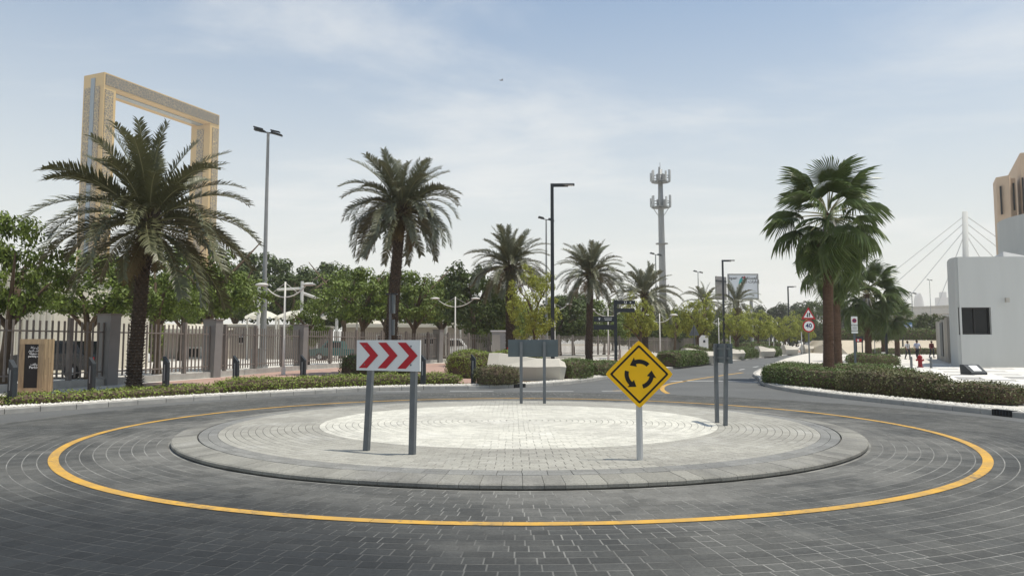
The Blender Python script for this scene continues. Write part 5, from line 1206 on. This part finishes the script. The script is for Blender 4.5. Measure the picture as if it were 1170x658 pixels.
def l_lamp(lab, px, Y, pytop, base_z=GZ):
    t = thing('street_lamp', lab, 'street lamp', (X_(px, Y), Y, base_z), -.06, 'dark square street lamps'); h = Z_(pytop, Y) - base_z; w = .15
    MB().box((0, 0, h / 2), (w * 1.6, w * 1.2, h), 0, (.82, .82)).build('pole', 'charcoal', t); MB().box((0, 0, .04), (.5, .5, .08)).build('base_plate', 'charcoal', t); MB().box((0, -.13, .9), (.14, .03, .4)).build('access_door', 'black', t)
    MB().box((.45, 0, h - .1), (1.05, .12, .2)).build('arm', 'charcoal', t); hd = MB().box((1.0, 0, h - .07), (.75, .34, .1), 0, (.95, .8)).build('lamp_head', 'charcoal', t); MB().box((1.02, 0, h - .13), (.5, .24, .02)).build('lens', 'sign_white', hd)
l_lamp('nearest and tallest dark square street lamp', 631.5, 45, 210); l_lamp('middle dark street lamp before the billboard', 827.5, 86, 297); l_lamp('farthest dark street lamp left of the speed signs', 902, 126, 327)
def curved_lamp(lab, px, Y, pytop, span, rz=0):
    t = thing('garden_lamp', lab, 'lamp', (X_(px, Y), Y, GZ), rz, 'white twin arm garden lamps'); h = Z_(pytop, Y) - GZ
    MB().tube([(0, 0, 0), (0, 0, 1.0), (0, 0, h)], [.075, .06, .045], 10).build('pole', 'pole_light', t, smooth=True); MB().tube([(0, 0, 0), (0, 0, .35)], .1, 10).build('base', 'pole_light', t)
    for s in (-1, 1):
        k = h - .75
        a = MB().tube([(s * span * f_, 0, k + .62 * f_ ** 2.2) for f_ in (0, .2, .4, .6, .8, .95)], .035, 6).build('arm', 'pole_light', t, smooth=True)
        MB().tube([(0, 0, h - .05), (s * span * .6, 0, k + .62 * .6 ** 2.2)], .012, 5).build('tie_rod', 'pole_light', t)
        rings = [[Vector((s * span + .36 * r * math.cos(w) + s * .1, .22 * r * math.sin(w), k + .58 + z)) for w in [2 * PI * i / 14 for i in range(14)]] for r, z in ((.5, -.03), (1, 0), (.85, .07), (.4, .12))]
        MB().loft(rings).build('lamp_head', 'pole_light', t, smooth=True)
curved_lamp('white twin arm garden lamp before the tents', 324.5, 36, 322, 1.08, -.1); curved_lamp('white twin arm garden lamp left of the third date palm', 520, 55, 339, 1.4); curved_lamp('white twin arm garden lamp behind the tallest dark lamp', 634, 74, 346, 1.3); curved_lamp('white twin arm garden lamp below the antenna mast', 754, 62, 358, 1.1); curved_lamp('white twin arm garden lamp right of the triangle sign back', 821.5, 92, 363, 1.3); curved_lamp('white twin arm garden lamp behind the direction signpost', 695, 66, 352, 1.35)
def mast_lamp(lab, px, Y, pytop, r=.17, pxtop=None):
    x = X_(px, Y); t = thing('tall_street_lamp', lab, 'street lamp', (x, Y, .1), 0, 'tall pale street lamps with twin heads'); h = Z_(pytop, Y) - .1
    MB().tube([(0, 0, 0), (0, 0, h * .36), (0, 0, h * .361), (0, 0, h)], [r, r * .86, r * .66, r * .42], 12).build('pole', 'pole_grey', t)
    MB().tube([(0, 0, 0), (0, 0, .25)], r * 1.6, 12).build('base', 'pole_grey', t)
    b = MB(); b.beam((-.55, 0, h + .10), (.75, 0, h - .12), .07, .07); b.build('cross_arm', 'charcoal', t)
    for s in (-1, 1): q = MB().beam((s * .2, -.0, h + .05 - s * .03), (s * .85, 0, h + .02 - s * .19), .3, .1); q.build('lamp_head', 'charcoal', t); MB().beam((s * .25, -.25, h + .12 - s * .03), (s * .8, -.3, h + .12 - s * .17), .22, .07).build('flood_light', 'charcoal', t)
mast_lamp('tallest pale street lamp left of the tents', 300.5, 45, 152, .2); mast_lamp('distant pale lamp mast left of the tallest dark lamp', 624.5, 77, 251); mast_lamp('distant pale lamp mast left of the antenna mast', 750.5, 109, 291); mast_lamp('farthest pale lamp mast left of the billboard', 799, 133, 311); mast_lamp('far pale lamp mast before the flyover', 1044, 150, 335); mast_lamp('thin pale lamp mast on the flyover skyline', 1065, 240, 320)
def utility_box():
    p = G(295.5, 427, GZ); Y = 44.2; t = thing('utility_cabinet', 'grey metal cabinet at the foot of the tall street lamp', 'cabinet', (X_(295, Y), Y, .12)); h = Z_(399, Y) - .12
    MB().box((0, 0, h / 2), (.78, .5, h)).build('body', 'pole_grey', t); MB().box((0, 0, h + .03), (.84, .56, .06)).build('lid', 'pole_grey', t); MB().box((0, -.26, h / 2), (.66, .02, h * .85)).build('door', 'pole_grey', t)
    Y = 92; t = thing('white_cabinet', 'white utility cabinet behind the triangular sign back', 'cabinet', (X_(803, Y), Y, .12)); h = Z_(383, Y) - .12
    MB().box((0, 0, h / 2), (1.2, .6, h)).build('body', 'car_white', t); MB().box((.1, -.31, h * .7), (.25, .03, .3)).build('vent', 'charcoal', t)
    Y = 64; t = thing('grey_kiosk', 'pale grey kiosk behind the fence by the third date palm', 'kiosk', (X_(571, Y), Y, .12)); h = Z_(379, Y) - .12; w = 18 * Y / F
    MB().box((0, 0, h / 2), (w, 1.2, h)).build('body', 'pole_grey', t); MB().box((0, 0, h + .06), (w + .2, 1.4, .12)).build('roof', 'car_white', t); MB().box((-.3, -.62, h / 2), (w * .5, .04, h * .8)).build('door', 'concrete', t)
utility_box()
def cell_mast():
    Y = 142; x = X_(758.5, Y); t = thing('antenna_mast', 'tall grey monopole antenna mast with two antenna rings', 'antenna mast', (x, Y, .1)); zs = lambda py: Z_(py, Y) - .1; s = Y / F
    MB().tube([(0, 0, 0), (-.1, 0, zs(283)), (-.18, 0, zs(236)), (-.2, 0, zs(194))], [.78, .62, .55, .40], 14).build('pole', 'pole_grey', t, smooth=True)
    MB().tube([(-.2, 0, zs(194)), (-.25, 0, zs(186))], .05, 5).build('lightning_rod', 'pole_grey', t); MB().tube([(-.1, 0, zs(279)), (-.1, 0, zs(278))], 1.2, 12).build('collar', 'pole_grey', t)
    for zb, R, zz in ((208, 1.75, 'a'), (237, 1.8, 'b')):
        z = zs(zb); pf = MB(); 
        for zq in (z, z + 1.0): 
            for i in range(12): a, c = 2 * PI * i / 12, 2 * PI * (i + 1) / 12; pf.beam((-.18 + R * math.cos(a), R * math.sin(a), zq), (-.18 + R * math.cos(c), R * math.sin(c), zq), .12, .12)
        for i in range(6): a = 2 * PI * i / 6; pf.beam((-.18, 0, z), (-.18 + R * math.cos(a), R * math.sin(a), z), .12, .14)
        pl = pf.build('platform', 'pole_grey', t); MB().tube([(-.18, 0, z - .12), (-.18, 0, z)], R * .8, 12).build('platform_floor', 'galv', t)
        if zb == 237:
            for i in range(4): a = 2 * PI * i / 4; MB().beam((-.18 + R * .9 * math.cos(a), R * .9 * math.sin(a), z), (-.18, 0, z - 2.4), .1, .1).build('brace', 'pole_grey', t)
        for i in range(9):
            a = 2 * PI * i / 9 + .2; hh = (2.4, 1.7, 2.0)[i % 3]; MB().box((-.18 + (R + .1) * math.cos(a), (R + .1) * math.sin(a), z + .1 + hh / 2), (.34, .24, hh), a).build('antenna', 'steel_pale' if i % 3 else 'pole_grey', t)
        for i in range(4): a = 2 * PI * i / 4 + .5; MB().box((-.18 + .7 * math.cos(a), .7 * math.sin(a), z + .9), (.4, .4, 1.1), a).build('radio_unit', 'pole_grey', t)
cell_mast()
def billboard():
    Y = 158; x = X_(850.5, Y); t = thing('billboard', 'pale billboard with dark lettering above the distant palms', 'billboard', (x, Y, .1)); zs = lambda py: Z_(py, Y) - .1; s = Y / F
    w, z0, z1 = 32 * s, zs(341), zs(314.2)
    MB().box((0, 0, (z0 + z1) / 2), (w, .4, z1 - z0)).build('face', 'billboard_face', t)
    b = MB()
    for (a, c, d, e) in ((0, z1 + .12, w + .5, .25), (0, z0 - .12, w + .5, .25)): b.box((a, 0, c), (d, .55, e))
    for sx in (-1, 1): b.box((sx * (w / 2 + .125), 0, (z0 + z1) / 2), (.25, .55, z1 - z0 - .002))
    b.build('frame', 'pole_grey', t)
    MB().box((-w / 2 - 1.3, 1.6, (z0 + z1) / 2 - .2), (.3, 3.6, z1 - z0), -.9).build('side_face', 'fence_slate', t); MB().box((-w / 2 - 1.3, 1.5, z1 - 1.2), (.34, 3.6, .35), -.9).build('side_band', 'charcoal', t)
    for sx in (-1, 1): MB().tube([(sx * w * .3, .4, 0), (sx * w * .3, .4, z0)], .35, 10).build('post', 'pole_grey', t)
    y = -.21
    def blob(nm, m, pts): p = MB(); p.add([(px_ * s - 0, y, zs(py_)) for px_, py_ in pts], [tuple(range(len(pts)))]); p.build(nm, m, t)
    blob('emblem', 'teal', [(-5.5, 325), (-4.2, 319.5), (-2.0, 317), (-.6, 318), (-1.4, 323), (-2.2, 326)]); y = -.215; blob('emblem', 'crimson', [(-.6, 317.5), (1.4, 315.6), (2.6, 315.8), (2.4, 317.5), (.6, 319)]); blob('emblem', 'black', [(-2.0, 316.4), (.0, 315.8), (-.2, 317.2), (-1.5, 318.2)])
    for txt, px_, py_, sz in (('ﻡﻮﻤﻫ', -11.5, 317.6, .62), ('ﻞﺒﻘﺘﺴﻤﻟﺍ', 7.6, 317.6, .62), ('ﻲﺑﺩ ﺕﺍﺭﺎﻣﺇ', 8.0, 321.8, .6)): glyphs('lettering', txt, sz * 1.45, 'black', t, (px_ * s, -.215, zs(py_)), bold=.02)
billboard()
# ------------------------------------------------------------------ plaza furniture and people
PZ = GZ + .013
def hydrant():
    p = G(1051.5, 419.5, PZ); t = thing('fire_hydrant', 'red fire hydrant on the pale paving before the walking people', 'fire hydrant', (p.x, p.y, PZ), 0, scale=15.2 * p.y / F / .92)
    def cyl(nm, z0, z1, r0, r1, n=14): return MB().tube([(0, 0, z0), (0, 0, z1)], [r0, r1], n).build(nm, 'hydrant_red', t)
    cyl('base', 0, .06, .2, .2); cyl('barrel', .06, .62, .14, .125); cyl('collar', .62, .67, .17, .17)
    MB().tube([(0, 0, .67), (0, 0, .76), (0, 0, .82), (0, 0, .84)], [.15, .13, .07, .03], 14).build('bonnet', 'hydrant_red', t, smooth=True); MB().tube([(0, 0, .84), (0, 0, .92)], .03, 5).build('nut', 'hydrant_red', t)
    for s in (-1, 1): MB().tube([(0, 0, .5), (s * .22, 0, .5)], .062, 10).build('side_outlet', 'hydrant_red', t); MB().tube([(s * .22, 0, .5), (s * .25, 0, .5)], .075, 8).build('outlet_cap', 'hydrant_red', t)
    MB().tube([(0, 0, .42), (0, -.2, .42)], .075, 10).build('front_outlet', 'hydrant_red', t)
    for px, py, lab in ((1041.5, 420.5, 'grey steel guard post left of the red fire hydrant'), (1064, 420.5, 'grey steel guard post right of the red fire hydrant')):
        q = G(px, py, PZ); g = thing('guard_post', lab, 'bollard', (q.x, q.y, PZ), 0, 'steel guard posts by the fire hydrant')
        MB().tube([(0, 0, 0), (0, 0, .66)], .07, 10).build('shaft', 'galv', g); MB().tube([(0, 0, .66), (0, 0, .70)], [.07, .04], 10).build('cap', 'galv', g)
hydrant()
def wedge_panel():
    p = G(1116, 428, PZ); t = thing('ground_panel', 'black wedge shaped ground panel with pale plate before the white building', 'information panel', (p.x, p.y + .3, GZ), .12); s = p.y / F; w = 19 * s; h = 11.5 * s
    MB().prism([(-.45, 0), (.32, 0), (.36, h), (.1, h), (-.45, .12)], -w / 2, w / 2, Matrix(((0, 0, 1, 0), (1, 0, 0, 0), (0, 1, 0, 0), (0, 0, 0, 1)))).build('body', 'charcoal', t)
    a = Vector((0, -.45, .12)); c = Vector((0, .1, h)); d = (c - a); n = Vector((0, -d.z, d.y)).normalized(); m = (a + c) / 2 + n * .008
    MB().beam(m - d * .32, m + d * .36, w * .52, .012, n).build('plate', 'sign_white', t)
    p = G(776.5, 410, GZ); t = thing('flood_box', 'small black ground box on the verge by the clipped hedge', 'ground light', (p.x, p.y, GZ), .2); MB().prism([(-.3, 0), (.3, 0), (.3, .75), (-.05, .75), (-.3, .4)], -.35, .35, Matrix(((0, 0, 1, 0), (1, 0, 0, 0), (0, 1, 0, 0), (0, 0, 0, 1)))).build('body', 'black', t); MB().box((0, -.31, .25), (.5, .02, .25)).build('lens', 'glass_dark', t)
wedge_panel()
def street_bits():
    p = G(1010.5, 411, PZ); t = thing('plant_pot', 'white tapered pot at the far pavement edge', 'pot', (p.x, p.y, PZ)); s = p.y / F
    MB().tube([(0, 0, 0), (0, 0, 8.2 * s)], [2.0 * s, 2.7 * s], 16).build('body', 'car_white', t); MB().tube([(0, 0, 8.2 * s - .02), (0, 0, 8.2 * s + .04)], 2.85 * s, 16).build('rim', 'car_white', t)
    for px, py, pt, lab in ((1013.5, 412.5, 377, 'dark square post beside the white pot'), (1032, 404, 384, 'dark slim post left of the walking man in white')):
        q = G(px, py, PZ); g = thing('dark_post', lab, 'post', (q.x, q.y, PZ)); h = Z_(pt, q.y) - PZ; MB().box((0, 0, h / 2), (.16, .16, h)).build('shaft', 'charcoal', g); MB().box((0, 0, h + .03), (.2, .2, .06)).build('cap', 'charcoal', g)
    for px, Y, pt, lab in ((834.5, 96, 377, 'left slim pale post by the far planters'), (879, 112, 378, 'middle slim pale post by the far planters'), (884, 114, 377, 'right slim pale post by the far planters'), (916, 104, 380, 'slim pale post left of the speed sign pole')):
        g = thing('marker_post', lab, 'post', (X_(px, Y), Y, GZ)); h = Z_(pt, Y) - GZ; MB().tube([(0, 0, 0), (0, 0, h)], .07, 8).build('shaft', 'steel_pale', g); MB().tube([(0, 0, h), (0, 0, h + .08)], .11, 8).build('cap', 'steel_pale', g)
    # gate wall beside the white building
    Y = 66; t = thing('garden_wall', 'grey screen wall beside the white building with dark banner', 'wall', (X_(1077, Y), Y, GZ)); h = Z_(366, Y) - GZ
    w0_, w1_ = Vector((X_(1085, 57) - X_(1077, Y), 57 - Y, 0)), Vector((X_(1071.5, 72) - X_(1077, Y), 72 - Y, 0))
    for k in range(5):
        p0, p1 = w0_.lerp(w1_, k / 5 + .003), w0_.lerp(w1_, (k + 1) / 5 - .003); hh = h - .12 * (k % 2)
        MB().beam((p0.x, p0.y, hh / 2), (p1.x, p1.y, hh / 2), .25, hh).build('panel', 'concrete' if k % 2 else 'beige_wall', t)
    q = w0_.lerp(w1_, .3) + Vector((-.2, 0, 0)); q2 = w0_.lerp(w1_, .52) + Vector((-.2, 0, 0)); MB().beam((q.x, q.y, h * .52), (q2.x, q2.y, h * .52), .04, h * .8).build('banner', 'banner', t)
    # kerb inlets
    for pl, px, py, lab in ((right_kerb, 1134.5, 472, 'black drain inlet in the right kerb'), (left_kerb, 594, 440.5, 'black drain inlet in the left kerb')):
        q = G(px, py, .07); P = resample(pl, .1); i = min(range(1, len(P) - 1), key=lambda k: (P[k][0] - q.x) ** 2 + (P[k][1] - q.y) ** 2); a, c = P[i - 1], P[i + 1]; rz = math.atan2(c[1] - a[1], c[0] - a[0])
        g = thing('drain_inlet', lab, 'drain', (*P[i], 0), rz); MB().box((0, .066, .07), (.52, .17, .146)).build('frame', 'black', g)
        for k in range(6): MB().box((-.2 + k * .08, -.022, .07), (.03, .012, .11)).build('bar', 'charcoal', g)
street_bits()
def skin(name, pts, edges, rad, m, parent, root=0, sub=1):
    me = bpy.data.meshes.new(name); me.from_pydata(pts, edges, []); o = bpy.data.objects.new(name, me); col.objects.link(o)
    md = o.modifiers.new('s', 'SKIN'); md.use_smooth_shade = True
    for i, v in enumerate(me.skin_vertices[0].data): v.radius = rad[i] if isinstance(rad[i], tuple) else (rad[i], rad[i]); v.use_root = (i == root)
    o.modifiers.new('d', 'SUBSURF').levels = sub; o.modifiers['d'].render_levels = sub
    dg = bpy.context.evaluated_depsgraph_get(); m2 = bpy.data.meshes.new_from_object(o.evaluated_get(dg)); bpy.data.objects.remove(o)
    m2.materials.clear(); m2.materials.append(M[m]); return link(name, m2, parent)
def person(lab, px, py, rz, shirt, stride=1, hgt=1.74, pack=None, armbend=0.2):
    p = G(px, py, PZ); t = thing('person', lab, 'person', (p.x, p.y, PZ), rz, scale=hgt / 1.74)
    s = stride
    # facing -y; joints
    J = dict(pel=(0, 0, .93), wai=(0, .0, 1.08), che=(0, .01, 1.30), nek=(0, .01, 1.46), hed=(0, -.015, 1.58), crn=(0, 0, 1.68),
             hl=(.09, 0, .90), kl=(.10, -.16 * s, .49), al=(.10, -.17 * s + .05, .085), tl=(.11, -.29 * s, .035), hr=(-.09, 0, .90), kr=(-.10, .07 * s, .49), ar=(-.10, .26 * s, .10), tr=(-.11, .15 * s, .03),
             sl=(.185, .01, 1.40), el=(.25, .09 * s, 1.13), wl=(.25, .02 * s - armbend * .5, .90), pl=(.25, -.01 - armbend * .6, .82), sr=(-.185, .01, 1.40), er=(-.25, -.03 * s, 1.13), wr=(-.25, -.10 - armbend * .5, .91), pr=(-.25, -.13 - armbend * .6, .83))
    K = list(J); P = [J[k] for k in K]; idx = {k: i for i, k in enumerate(K)}
    E = [('pel', 'wai'), ('wai', 'che'), ('che', 'nek'), ('nek', 'hed'), ('hed', 'crn'), ('pel', 'hl'), ('hl', 'kl'), ('kl', 'al'), ('al', 'tl'), ('pel', 'hr'), ('hr', 'kr'), ('kr', 'ar'), ('ar', 'tr'), ('che', 'sl'), ('sl', 'el'), ('el', 'wl'), ('wl', 'pl'), ('che', 'sr'), ('sr', 'er'), ('er', 'wr'), ('wr', 'pr')]
    Rr = dict(pel=(.14, .10), wai=(.13, .09), che=(.15, .10), nek=.052, hed=(.078, .095), crn=.06, hl=.085, kl=.058, al=.042, tl=.035, hr=.085, kr=.058, ar=.042, tr=.035, sl=.058, el=.042, wl=.03, pl=(.02, .04), sr=.058, er=.042, wr=.03, pr=(.02, .04))
    PP = list(P); EE = [(idx[a], idx[b]) for a, b in E]; RR = [Rr[k] for k in K]
    for side, sx in (('pl', 1), ('pr', -1)):                       # five fingers on each hand
        w = Vector(J[side])
        for f_, (dy, ln) in enumerate(((-.03, .075), (-.01, .085), (.012, .08), (.03, .06))):
            PP.append(tuple(w + Vector((-.006 * sx, dy, -.045)))); RR.append(.0095); a = len(PP) - 1; EE.append((idx[side], a)); PP.append(tuple(w + Vector((-.02 * sx, dy - .006, -.045 - ln)))); RR.append(.007); EE.append((a, a + 1))
        PP.append(tuple(w + Vector((-.01 * sx, -.05, -.03)))); RR.append(.01); EE.append((idx[side], len(PP) - 1))
    body = skin('body', PP, EE, RR, 'skin', t)
    b = MB()                                                        # face: nose, ears and eyes are part of the head
    def sel(keys, grow, m, nm, extra=None):
        ks = [k for k in keys]; pp = [J[k] if not (extra and k in extra) else extra[k] for k in ks]; ii = {k: i for i, k in enumerate(ks)}
        ee = [(ii[a], ii[c]) for a, c in E if a in ii and c in ii]; rr = []
        for k in ks: r = Rr[k]; rr.append(tuple(x + grow for x in r) if isinstance(r, tuple) else (r + grow, r + grow))
        return skin(nm, pp, ee, rr, m, t)
    nk = dict(nek=(0, .01, 1.43), el=tuple(Vector(J['sl']).lerp(Vector(J['el']), .85)), er=tuple(Vector(J['sr']).lerp(Vector(J['er']), .85)))
    long_ = shirt == 'shirt_maroon'
    sel(['pel', 'wai', 'che', 'nek', 'sl', 'el', 'sr', 'er'] + (['wl', 'wr'] if long_ else []), .022, shirt, 'shirt', {k: v for k, v in nk.items() if not (long_ and k in ('el', 'er'))})
    sel(['pel', 'hl', 'kl', 'al', 'hr', 'kr', 'ar'], .018, 'trousers', 'trousers', dict(pel=(0, 0, .97)))
    for k, a in (('al', 'tl'), ('ar', 'tr')): MB().beam(Vector(J[k]) + Vector((0, .06, -.05)), Vector(J[a]) + Vector((0, -.05, -.0)), .1, .075).build('shoe', 'black', t)
    rings = [[Vector((.088 * r * math.cos(w), .012 + .105 * r * math.sin(w), 1.60 + z)) for w in [2 * PI * i / 16 for i in range(16)]] for r, z in ((.95, -.02), (1.04, .04), (.95, .09), (.6, .125), (.15, .14))]
    MB().loft(rings).build('hair', 'hair', t, smooth=True)
    for sx in (-1, 1): MB().tube([(sx * .032, -.107, 1.60), (sx * .032, -.113, 1.60)], .011, 8).build('eye', 'black', t); MB().box((sx * .086, .0, 1.585), (.02, .035, .06)).build('ear', 'skin', t)
    MB().box((0, -.118, 1.565), (.026, .03, .045)).build('nose', 'skin', t); MB().box((0, -.108, 1.525), (.05, .012, .012)).build('mouth', 'sign_red', t)
    if pack: MB().box((0, .17, 1.22), (.28, .14, .38), 0, (.85, .8)).build('backpack', pack, t)
    for q in (-1, 1):
        if pack: MB().beam((q * .1, -.135, 1.12), (q * .1, -.10, 1.44), .035, .012).build('strap', 'black', t)
person('man in a white shirt and dark trousers walking on the pale paving', 1037.5, 410.3, .15, 'shirt_white', 1, 1.74, 'trousers'); person('man in a pale blue shirt walking in the middle of three', 1048.3, 410.8, -.1, 'shirt_blue', -1, 1.8); person('person in a maroon top walking nearest the white building', 1065, 408.6, .1, 'shirt_maroon', 1, 1.76, 'black', .5)
def bird():
    p = AT(573, 92, 60); t = thing('bird', 'small bird gliding high in the open sky', 'bird', p, .5, None, .65)
    MB().loft([[Vector((x, r * math.cos(w), r * math.sin(w))) for w in [2 * PI * i / 8 for i in range(8)]] for x, r in ((-.22, .01), (-.1, .05), (.05, .06), (.16, .035), (.2, .03), (.25, .005))]).build('body', 'bird_grey', t, smooth=True)
    for s in (-1, 1): b = MB(); v = [(.08, s * .04, .02), (.1, s * .25, .08), (.0, s * .48, .05), (-.06, s * .25, .07), (-.08, s * .04, .02)]; b.add(v + [(x, y, z - .012) for x, y, z in v], [(0, 1, 2, 3, 4), (9, 8, 7, 6, 5)] + [(i, (i + 1) % 5, 5 + (i + 1) % 5, 5 + i) for i in range(5)]); b.build('wing', 'bird_grey', t)
    MB().beam((-.2, 0, 0), (-.34, 0, .0), .12, .01).build('tail', 'bird_grey', t)
bird()
# ------------------------------------------------------------------ dusty air
def haze():
    m = bpy.data.materials.new('dusty_air'); m.use_nodes = True; nt = m.node_tree; nt.nodes.clear(); v = N(nt, 'ShaderNodeVolumePrincipled'); v.inputs['Color'].default_value = (.93, .93, .92, 1); v.inputs['Density'].default_value = 0.00031; v.inputs['Anisotropy'].default_value = 0.0
    o = N(nt, 'ShaderNodeOutputMaterial'); nt.links.new(v.outputs[0], o.inputs['Volume']); M['dusty_air'] = m
    MB().box((0, 800, 99), (2900, 2100, 200.2)).build('haze', 'dusty_air', kind='stuff')
haze()
